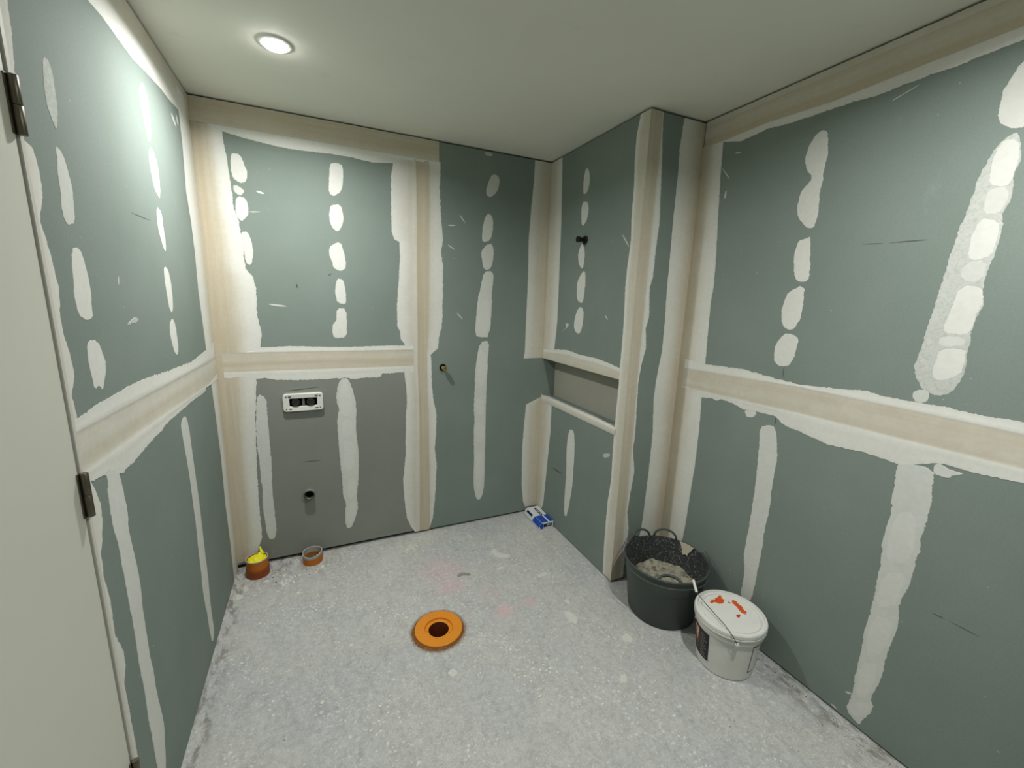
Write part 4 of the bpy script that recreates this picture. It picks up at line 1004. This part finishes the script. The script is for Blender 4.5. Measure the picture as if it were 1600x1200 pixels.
for sx in (-1, 1):
    for sz in (-1, 1):
        from_bm('screw', lathe_bm([(0, .0225), (.004, .0222), (.0045, .019), (0, .019)], 14, '-y'), 'plate_mark', t, True, (sx * .084, 0, sz * .034))
        box('slot', sx * .066 - .008, sx * .066 + .008, -.0222, -.0190, sz * .0345 - .002, sz * .0345 + .002, 'lab_black', t)

t = thing('waste_pipe', 'grey waste pipe stub poking out low in the back wall, open end black', 'pipe', (.385, 0, .392))
from_bm('pipe', lathe_bm([(.0235, .001), (.0235, .031), (.0275, .031), (.0275, .001)], 40, '-y', True), 'grey_pvc', t, True, None, 40)
from_bm('bore', lathe_bm([(0, .004), (.0234, .006)], 40, '-y'), 'void', t, True)
from_bm('seal', lathe_bm([(.0278, .0015), (.030, .004), (.033, .001)], 40, '-y'), 'grey_pvc', t, True)
from_bm('lip', lathe_bm([(.0232, .0312), (.0240, .0335), (.0277, .0335), (.0283, .0300), (.0277, .0280)], 40, '-y'), 'black', t, True)

t = thing('water_stub', 'brass water pipe stub sticking out of the right back wall board', 'pipe', (1.181, 0, 1.100))
from_bm('hole', lathe_bm([(0, .0012), (.021, .0012), (.023, .0004)], 32, '-y'), 'void', t, True)
from_bm('pipe', lathe_bm([(.0105, .001), (.0105, .022), (.0135, .024), (.0135, .032)], 28, '-y'), 'grey_pvc', t, True, None, 40)
from_bm('fitting', lathe_bm([(.0135, .026), (.0165, .028), (.0165, .040), (.0145, .042), (.0145, .047), (.0095, .047), (.0090, .040), (0, .040)], 6, '-y'), 'brass', t)

t = thing('black_stub', 'small black pipe fitting sticking out of the boxed-in side wall', 'pipe', (X2, -.434, 1.876))
from_bm('collar', lathe_bm([(0, .0005), (.023, .0005), (.023, .008), (.017, .011), (0, .011)], 32, '-x'), 'black_pipe', t, True, None, 40)
from_bm('stub', lathe_bm([(.0125, .010), (.0125, .040), (.016, .041), (.0165, .056), (.013, .058), (0, .058)], 28, '-x'), 'black_pipe', t, True, None, 40)

# ------------------------------------------------------------------ carton in the corner
t = thing('carton', 'small blue and white carton lying on the floor in the far corner', 'carton', (1.7725, -.268, 0))
CW, CL, CH = .112, .228, .050
def carton():
    bm = bmesh.new()
    pr = [(0.004, 0), (CW, 0), (CW, CH), (.020, CH), (.006, CH * .72), (0, CH * .30)]
    a = [bm.verts.new((x, 0, z)) for x, z in pr]
    b = [bm.verts.new((x, CL, z)) for x, z in pr]
    n = len(pr)
    for k in range(n):
        bm.faces.new((a[k], a[(k + 1) % n], b[(k + 1) % n], b[k]))
    bm.faces.new(a[::-1])
    bm.faces.new(b)
    bmesh.ops.bevel(bm, geom=list(bm.edges), offset=.0012, segments=1, affect='EDGES')
    return bm
from_bm('board', carton(), 'card_white', t)
def print_top(name, x0, x1, y0, y1, mat, dz=.0004):
    bm = bmesh.new()
    bbox(bm, x0, x1, y0, y1, CH - .0005, CH + dz)
    return from_bm(name, bm, mat, t)
print_top('blue_print', .022, .072, .002, .098, 'card_blue')
print_top('blue_print', .084, .111, .002, .098, 'card_blue')
print_top('navy_print', .064, .084, .104, .205, 'card_navy')
for k in range(5):      # white lettering strokes in the dark panel
    print_top('lettering', .069 + .001 * (k % 2), .079, .112 + k * .016, .119 + k * .016, 'card_white', .0007)
def print_poly(name, pts, mat):
    bm = bmesh.new()
    bm.faces.new([bm.verts.new(p) for p in pts])
    ex = bmesh.ops.extrude_face_region(bm, geom=list(bm.faces))
    c = sum((Vector(p) for p in pts), Vector()) / len(pts)
    d = Vector((CW / 2, CL / 2, CH / 2)) - c
    for v in ex['geom']:
        if isinstance(v, bmesh.types.BMVert):
            v.co += d.normalized() * .002
    return from_bm(name, bm, mat, t)
e = .0006
print_poly('blue_print', [(.020 - e, -.0002, CH + e * .3), (.006 - e, -.0002, CH * .72), (.001 - e, -.0002, CH * .38), (.001 - e, .098, CH * .38), (.006 - e, .098, CH * .72), (.020 - e, .098, CH + e * .3)][:3] + [(.001 - e, .098, CH * .38), (.006 - e, .098, CH * .72), (.020 - e, .098, CH + e * .3)], 'card_blue')
print_poly('navy_print', [(.018 - e, .125, CH * .97), (.0068 - e, .125, CH * .74), (.0068 - e, .205, CH * .74), (.018 - e, .205, CH * .97)], 'card_navy')
print_poly('navy_print', [(.036, -e, CH * .78), (.100, -e, CH * .78), (.100, -e, CH * .36), (.036, -e, CH * .30)], 'card_navy')
print_poly('lettering', [(.062, -e * 1.6, CH * .64), (.094, -e * 1.6, CH * .66), (.094, -e * 1.6, CH * .56), (.062, -e * 1.6, CH * .52)], 'card_white')
print_poly('blue_print', [(.004, -e, CH * .62), (.020, -e, CH * .98), (.034, -e, CH * .80), (.034, -e, .004), (.014, -e, .006)], 'card_blue')

# ------------------------------------------------------------------ black builder's tub
TX, TY, TH, TR, TRB = 2.012, -1.150, .286, .200, .163
t = thing('builders_tub', 'black rubber bucket with loop handles standing in the corner by the boxing', 'bucket', (TX, TY, 0))
from_bm('outer_wall', lathe_bm([(0, .0), (TRB - .008, .0), (TRB, .006), (TR - .004, TH - .012), (TR + .003, TH - .010), (TR + .004, TH - .002), (TR + .001, TH)], 72), 'tub_out', t, True, None, 50)
from_bm('inner_wall', lathe_bm([(TR + .001, TH), (TR - .004, TH - .001), (TR - .007, TH - .012), (TRB - .002, .012), (0, .010)], 72), 'tub_in', t, True, None, 50)
def arc_handle(ang, half, height, r, lean, name='loop_handle', mat='tub_out', z0=TH - .006):
    pts = []
    for k in range(21):
        u = -1 + 2 * k / 20
        a = ang + half * u
        zz = math.sqrt(max(0, 1 - u * u))
        rad = TR - .001 + lean * zz
        pts.append((rad * math.cos(a), rad * math.sin(a), z0 + height * zz))
    return from_bm(name, tube_bm(pts, r, 10), mat, t, True)
A_CAM = math.atan2(CAM_POS.y - TY, CAM_POS.x - TX)
arc_handle(math.radians(87), .29, .042, .0060, .010)
arc_handle(math.radians(47), .30, .046, .0060, .008)
arc_handle(math.radians(231), .25, .004, .0065, -.040, 'loop_handle', 'tub_out', TH + .001)
# thin wire bail dropped round the near side of the rim
pts = []
for k in range(61):
    u = k / 60
    a = math.radians(103) + u * math.radians(240)
    rad = TR + .009 + .008 * math.sin(PI * u)
    pts.append((rad * math.cos(a), rad * math.sin(a), TH - .004 - .020 * math.sin(PI * u) + (.034 * max(0, 1 - u * 7)) + .026 * max(0, 1 - (1 - u) * 7)))
from_bm('bail', tube_bm(pts, .0017, 8), 'wire_dk', t, True)
for a0 in (math.radians(103), math.radians(343)):
    pts = []
    for k in range(17):
        a = a0 + .11 * math.cos(PI * 2 * k / 16)
        pts.append(((TR + .0065) * math.cos(a), (TR + .0065) * math.sin(a), TH - .018 + .024 * math.sin(PI * 2 * k / 16)))
    from_bm('bail_ear', tube_bm(pts, .002, 6), 'wire_dk', t, True)

def slop():
    bm = bmesh.new()
    zt, rr = .135, TRB + .010
    rings = []
    for i in range(15):
        r = rr * i / 14
        if i == 0:
            rings.append([bm.verts.new((0, 0, zt - .02))])
            continue
        row = []
        for k in range(56):
            a = 2 * PI * k / 56
            x, y = r * math.cos(a), r * math.sin(a)
            h = .022 * nz(x * 16, y * 16, 2) + .010 * nz(x * 45, y * 45, 6) + .006 * nz(x * 110, y * 110, 1) - .020 * (1 - i / 14)
            row.append(bm.verts.new((x, y, zt + h + (.015 * math.cos(a - A_CAM - PI) if i > 3 else 0))))
        rings.append(row)
    for a, b in zip(rings, rings[1:]):
        for k in range(56):
            if len(a) == 1:
                bm.faces.new((a[0], b[k], b[(k + 1) % 56]))
            else:
                bm.faces.new((a[k], b[k], b[(k + 1) % 56], a[(k + 1) % 56]))
    return bm
tag(from_bm('compound_slurry', slop(), 'slop', None, True, (TX, TY, 0)), 'lumpy half-dried pale compound slurry inside the black bucket', 'slurry')

def scrap():
    """broken flake of set compound leaning inside the back of the rim"""
    ol = [(-.5, .0), (-.30, -.55), (-.18, -1.0), (.0, -.86), (.16, -.9), (.26, -.55), (.34, -.50), (.46, -.12), (.55, .0), (.1, .03)]
    bm = bmesh.new()
    a0 = math.radians(12)
    fr, bk = [], []
    for u, v in ol:
        a = a0 - u * .40
        z = TH + .002 + v * .062
        rad = TRB + (TR - TRB) * z / TH - .0085
        fr.append(bm.verts.new(((rad - .004) * math.cos(a), (rad - .004) * math.sin(a), z)))
        bk.append(bm.verts.new((rad * math.cos(a), rad * math.sin(a), z)))
    n = len(ol)
    bm.faces.new(fr)
    bm.faces.new(bk[::-1])
    for k in range(n):
        bm.faces.new((fr[k], fr[(k + 1) % n], bk[(k + 1) % n], bk[k]))
    bmesh.ops.triangulate(bm, faces=[f for f in bm.faces if len(f.verts) > 4])
    return bm
tag(from_bm('compound_scrap', scrap(), 'scrap', None, False, (TX, TY, 0)), 'jagged beige scrap leaning inside the rim of the black bucket', 'scrap')

# ------------------------------------------------------------------ white pail with lid
PX, PY, PH, PR, PRB = 2.036, -1.508, .240, .140, .113
t = thing('white_pail', 'white plastic pail with closed lid and orange smears standing in front of the black bucket', 'bucket', (PX, PY, 0))
def rad_at(z):
    return PRB + (.129 - PRB) * z / .2
from_bm('body', lathe_bm([(0, 0), (PRB - .006, 0), (PRB, .004), (rad_at(.184), .184), (.1355, .188), (.1365, .191), (.1370, .206), (.1345, .208), (.130, .2085)], 72), 'pail', t, True, None, 35)
lid = from_bm('lid', lathe_bm([(.130, .2100), (.1395, .2105), (.1420, .2125), (.1425, .2190), (.1405, .2205), (.1405, .2225), (.1425, .2245), (.1420, .2360), (.1390, .2405), (.1310, .2410), (.1285, .2345), (.1215, .2340), (.1195, .2385), (.1140, .2385), (.1120, .2340), (0, .2335)], 72), 'pail', t, True, None, 30)
C_AZ = math.atan2(CAM_POS.y - PY, CAM_POS.x - PX)
def cyl_patch(name, a0, a1, z0, z1, mat, off=.0006, parent=t, n=14):
    bm = bmesh.new()
    L = [[], [], [], []]
    for k in range(n + 1):
        a = a0 + (a1 - a0) * k / n
        for q, (z, o) in enumerate(((z0, off), (z1, off), (z1, -.0004), (z0, -.0004))):
            r = rad_at(z) + o
            L[q].append(bm.verts.new((r * math.cos(a), r * math.sin(a), z)))
    for k in range(n):
        for q in range(4):
            p = (q + 1) % 4
            bm.faces.new((L[q][k], L[q][k + 1], L[p][k + 1], L[p][k]))
    for k in (0, n):
        bm.faces.new([L[q][k] for q in range(4)])
    return from_bm(name, bm, mat, parent, True, None, 35)
AL = C_AZ - math.radians(29)      # edge of the wrap label nearest the camera
D = math.radians
lab = cyl_patch('label', AL - D(75), AL, .040, .172, 'lab_black')
cyl_patch('label_panel', AL - D(72), AL - D(25), .085, .171, 'lab_red', .0010, lab)
for k in range(9):
    cyl_patch('label_text', AL - D(21), AL - D(5 + 3 * (k % 3)), .050 + k * .0125, .054 + k * .0125, 'lab_grey', .0010, lab, 6)
for k, (z0, z1, b0, b1) in enumerate(((.150, .157, 46, 29), (.128, .150, 34, 29), (.128, .134, 46, 34), (.138, .150, 46, 42), (.112, .122, 40, 30), (.100, .106, 36, 32))):
    cyl_patch('label_lettering', AL - D(b0), AL - D(b1), z0, z1, 'lab_white', .0014, lab, 6)
lab2 = cyl_patch('label', C_AZ + D(52), C_AZ + D(100), .040, .172, 'lab_black')
cyl_patch('label_panel', C_AZ + D(53.5), C_AZ + D(99), .045, .167, 'pail', .0010, lab2)
# orange sealer smears on the lid
def smear(pts, mat, seed):
    build_patch(seed, (lambda x, y, h: (x, y, .2337 + h)), pts, 4.0, 1, .5, 'sealer_smear', t, mat)
E_R, E_F = Vector((-math.sin(C_AZ), math.cos(C_AZ))), Vector((-math.cos(C_AZ), -math.sin(C_AZ)))
def on_lid(ps):
    return [tuple(E_R * a + E_F * b) for a, b in ps]
SM1 = [(-.052, .034), (-.030, .048), (-.022, .062), (-.010, .050), (-.002, .046), (-.008, .034), (-.022, .022), (-.036, .028), (-.050, .024)]
SM2 = [(.010, .050), (.022, .056), (.036, .042), (.050, .024), (.062, .008), (.060, -.004), (.046, .000), (.036, .012), (.026, .026), (.014, .038)]
SM3 = [(.038, .006), (.046, .002), (.042, -.008), (.030, -.010), (.024, -.004)]
SM1 = [(-0.0257, 0.0868), (0.01, 0.088), (0.0452, 0.098), (0.0587, 0.097), (0.0462, 0.0795), (0.0464, 0.0654), (0.0213, 0.052), (0.0041, 0.0591), (0.0001, 0.07), (-0.0284, 0.0724)]
SM2 = [(0.0674, 0.0518), (0.0891, 0.048), (0.0845, 0.0261), (0.0776, -0.0015), (0.0665, -0.0294), (0.0497, -0.0312), (0.0448, -0.0176), (0.0549, 0.0078), (0.062, 0.0292)]
SM3 = [(0.0159, -0.0202), (0.0325, -0.0183), (0.024, -0.0292), (0.0094, -0.0317), (0.0063, -0.0276)]
SM4 = [(0.0462, 0.0511), (0.0564, 0.05), (0.0538, 0.0387), (0.0481, 0.0411)]
smear(SM1, 'smear', 301)
smear(SM2, 'smear', 302)
smear(SM3, 'smear_dk', 303)
smear(SM4, 'smear_dk', 304)
# wire bail lying across the lid with its white grip over the bucket rim
EARS = ((1.9429, -1.6211, 0.2), (2.1291, -1.3949, 0.2))
GRIP_P = (1.9843, -1.363, 0.2766)
EAR_A, EAR_B = Vector(EARS[0]), Vector(EARS[1])
def catmull(P, n=8):
    P = [Vector(p) for p in P]
    Q = [P[0] * 2 - P[1]] + P + [P[-1] * 2 - P[-2]]
    out = []
    for a, b, c, d in zip(Q, Q[1:], Q[2:], Q[3:]):
        for k in range(n):
            u = k / n
            out.append(.5 * ((2 * b) + (c - a) * u + (2 * a - 5 * b + 4 * c - d) * u * u + (3 * b - a - 3 * c + d) * u ** 3))
    return out + [P[-1]]
EL_A, EL_B = EAR_A - Vector((PX, PY, 0)), EAR_B - Vector((PX, PY, 0))
G0_, G1_ = Vector((-.0676, .1238, .266)), Vector((-.0530, .1610, .2985))
from_bm('bail', tube_bm(catmull([EL_A, (-.110, -.100, .236), (-.099, -.050, .2475), (-.084, .020, .250), G0_, G1_, (.000, .176, .278), (.050, .160, .236), EL_B]), .0017, 8), 'wire_dk', t, True)
from_bm('grip', tube_bm([G0_ + (G1_ - G0_) * k / 6 for k in range(7)], .0062, 14), 'grip', t, True, None, 40)
for ea in (EAR_A, EAR_B):
    d = (ea - Vector((PX, PY, ea.z))).normalized()
    bm = lathe_bm([(0, -.006), (.008, -.006), (.008, .002), (.005, .004), (0, .004)], 16)
    bm.transform(d.to_track_quat('Z', 'Y').to_matrix().to_4x4())
    from_bm('bail_lug', bm, 'pail', t, True, ea - Vector((PX, PY, 0)), 40)

# ------------------------------------------------------------------ plaster flakes and grit on the slab
def flake_mesh(seed, r):
    rnd = random.Random(seed)
    n = rnd.choice((5, 6, 7))
    bm = bmesh.new()
    top, bot = [], []
    for k in range(n):
        a = 2 * PI * k / n + rnd.uniform(-.3, .3)
        q = r * rnd.uniform(.55, 1.15)
        x, y = q * math.cos(a), q * math.sin(a) * rnd.uniform(.5, .9)
        bot.append(bm.verts.new((x, y, 0)))
        top.append(bm.verts.new((x * .9, y * .9, r * rnd.uniform(.12, .34))))
    bm.faces.new(top)
    bm.faces.new(bot[::-1])
    for k in range(n):
        bm.faces.new((bot[k], bot[(k + 1) % n], top[(k + 1) % n], top[k]))
    bmesh.ops.recalc_face_normals(bm, faces=bm.faces)
    me = bpy.data.meshes.new('plaster_flake')
    bm.to_mesh(me)
    bm.free()
    me.materials.append(M['flake'])
    return me
FM = [flake_mesh(k, .011) for k in range(7)]
rnd = random.Random(4)
def put_flake(x, y, s, label, group):
    o = bpy.data.objects.new('plaster_flake', rnd.choice(FM))
    COL.objects.link(o)
    o.location = (x, y, .0002)
    o.rotation_euler = (0, 0, rnd.uniform(0, 6.28))
    o.scale = (s, s, s)
    tag(o, label, 'flake', group)
def clear(x, y, m=.02):
    if x < .05 or y > -.03 or (x > X2 - .02 and y > -Y1 - .02) or x > XW - .03:
        return False
    for a, b, r in ((.921, -.866, .125), (.109, -.09, .062), (.383, -.075, .06), (TX, TY, .175), (PX, PY, .12)):
        if (x - a) ** 2 + (y - b) ** 2 < (r + m) ** 2:
            return False
    return not (1.75 < x < 1.9 and y > -.29)
for k in range(26):
    for _ in range(30):
        x, y = rnd.gauss(.26, .11), -.14 - abs(rnd.gauss(.05, .07))
        if clear(x, y, .01):
            put_flake(x, y, rnd.uniform(.6, 1.5), 'pale plaster flake littered near the two orange drain stubs', 'plaster flakes by the drain stubs')
            break
for k in range(22):
    x, y = .924 + rnd.gauss(0, .022), -.164 + rnd.gauss(0, .018)
    put_flake(x, y, rnd.uniform(.4, .95), 'white plaster crumb in the small heap on the floor before the back wall', 'crumbs in the small heap')
FL_SPOTS = [(1.17, -1.06), (1.33, -1.12), (.55, -1.5), (.88, -1.42), (1.08, -1.55), (1.45, -1.62), (.42, -1.05), (1.7, -.72), (1.02, -1.16), (.78, -.35), (1.35, -.55), (1.28, -.45), (1.5, -.62), (1.42, -.30), (.62, -1.15), (1.55, -.80), (1.12, -1.02), (1.2, -1.35), (.7, -1.3), (1.62, -1.32), (1.05, -.62), (.98, -.66), (.86, -.62)]
for x, y in FL_SPOTS:
    if clear(x, y, .0):
        put_flake(x, y, rnd.uniform(.45, .9), 'small pale plaster chip lying loose on the open floor', 'loose chips on the open floor')

def grit(name, n, mat, seed, rlo, rhi, where, label):
    g = random.Random(seed)
    verts, faces = [], []
    c = 0
    while c < n:
        x, y = where(g)
        if not clear(x, y, .004):
            continue
        r = g.uniform(rlo, rhi) * (2 if g.random() < .06 else 1)
        a = g.uniform(0, 6.28)
        b = len(verts)
        e = g.uniform(.45, 1)
        for k in range(4):
            q = a + k * PI / 2
            verts.append((x + r * math.cos(q) * (1 if k % 2 else e), y + r * math.sin(q) * (1 if k % 2 else e), 0))
        verts.append((x, y, r * g.uniform(.4, .8)))
        faces += [(b + k, b + (k + 1) % 4, b + 4) for k in range(4)]
        c += 1
    me = bpy.data.meshes.new(name)
    me.from_pydata(verts, [], faces)
    o = finish(name, me, mat)
    o['kind'] = 'stuff'
    return tag(o, label, 'debris')
def spread(g):
    return (g.uniform(.05, 2.2), g.uniform(-2.3, -.04))
def drift(g):
    k = g.random()
    if k < .45:
        return (g.gauss(1.05, .22), g.gauss(-1.0, .16))
    if k < .75:
        return (g.gauss(1.0, .35), g.gauss(-1.25, .15))
    return (g.gauss(1.4, .25), g.gauss(-.55, .22))
def edges(g):
    if g.random() < .5:
        return (XW - .03 - abs(g.gauss(0, .03)), g.uniform(-2.3, -1.6))
    return (.05 + abs(g.gauss(0, .18)), -.06 - abs(g.gauss(0, .12)))
grit('plaster_grit', 3600, 'flake', 11, .0012, .0034, lambda g: drift(g) if g.random() < .6 else spread(g), 'fine white plaster grit scattered over the concrete floor, thickest round the orange collar')
grit('dirt_crumbs', 150, 'flake_dk', 13, .0012, .0032, edges, 'dark dirt crumbs along the edges of the concrete floor')
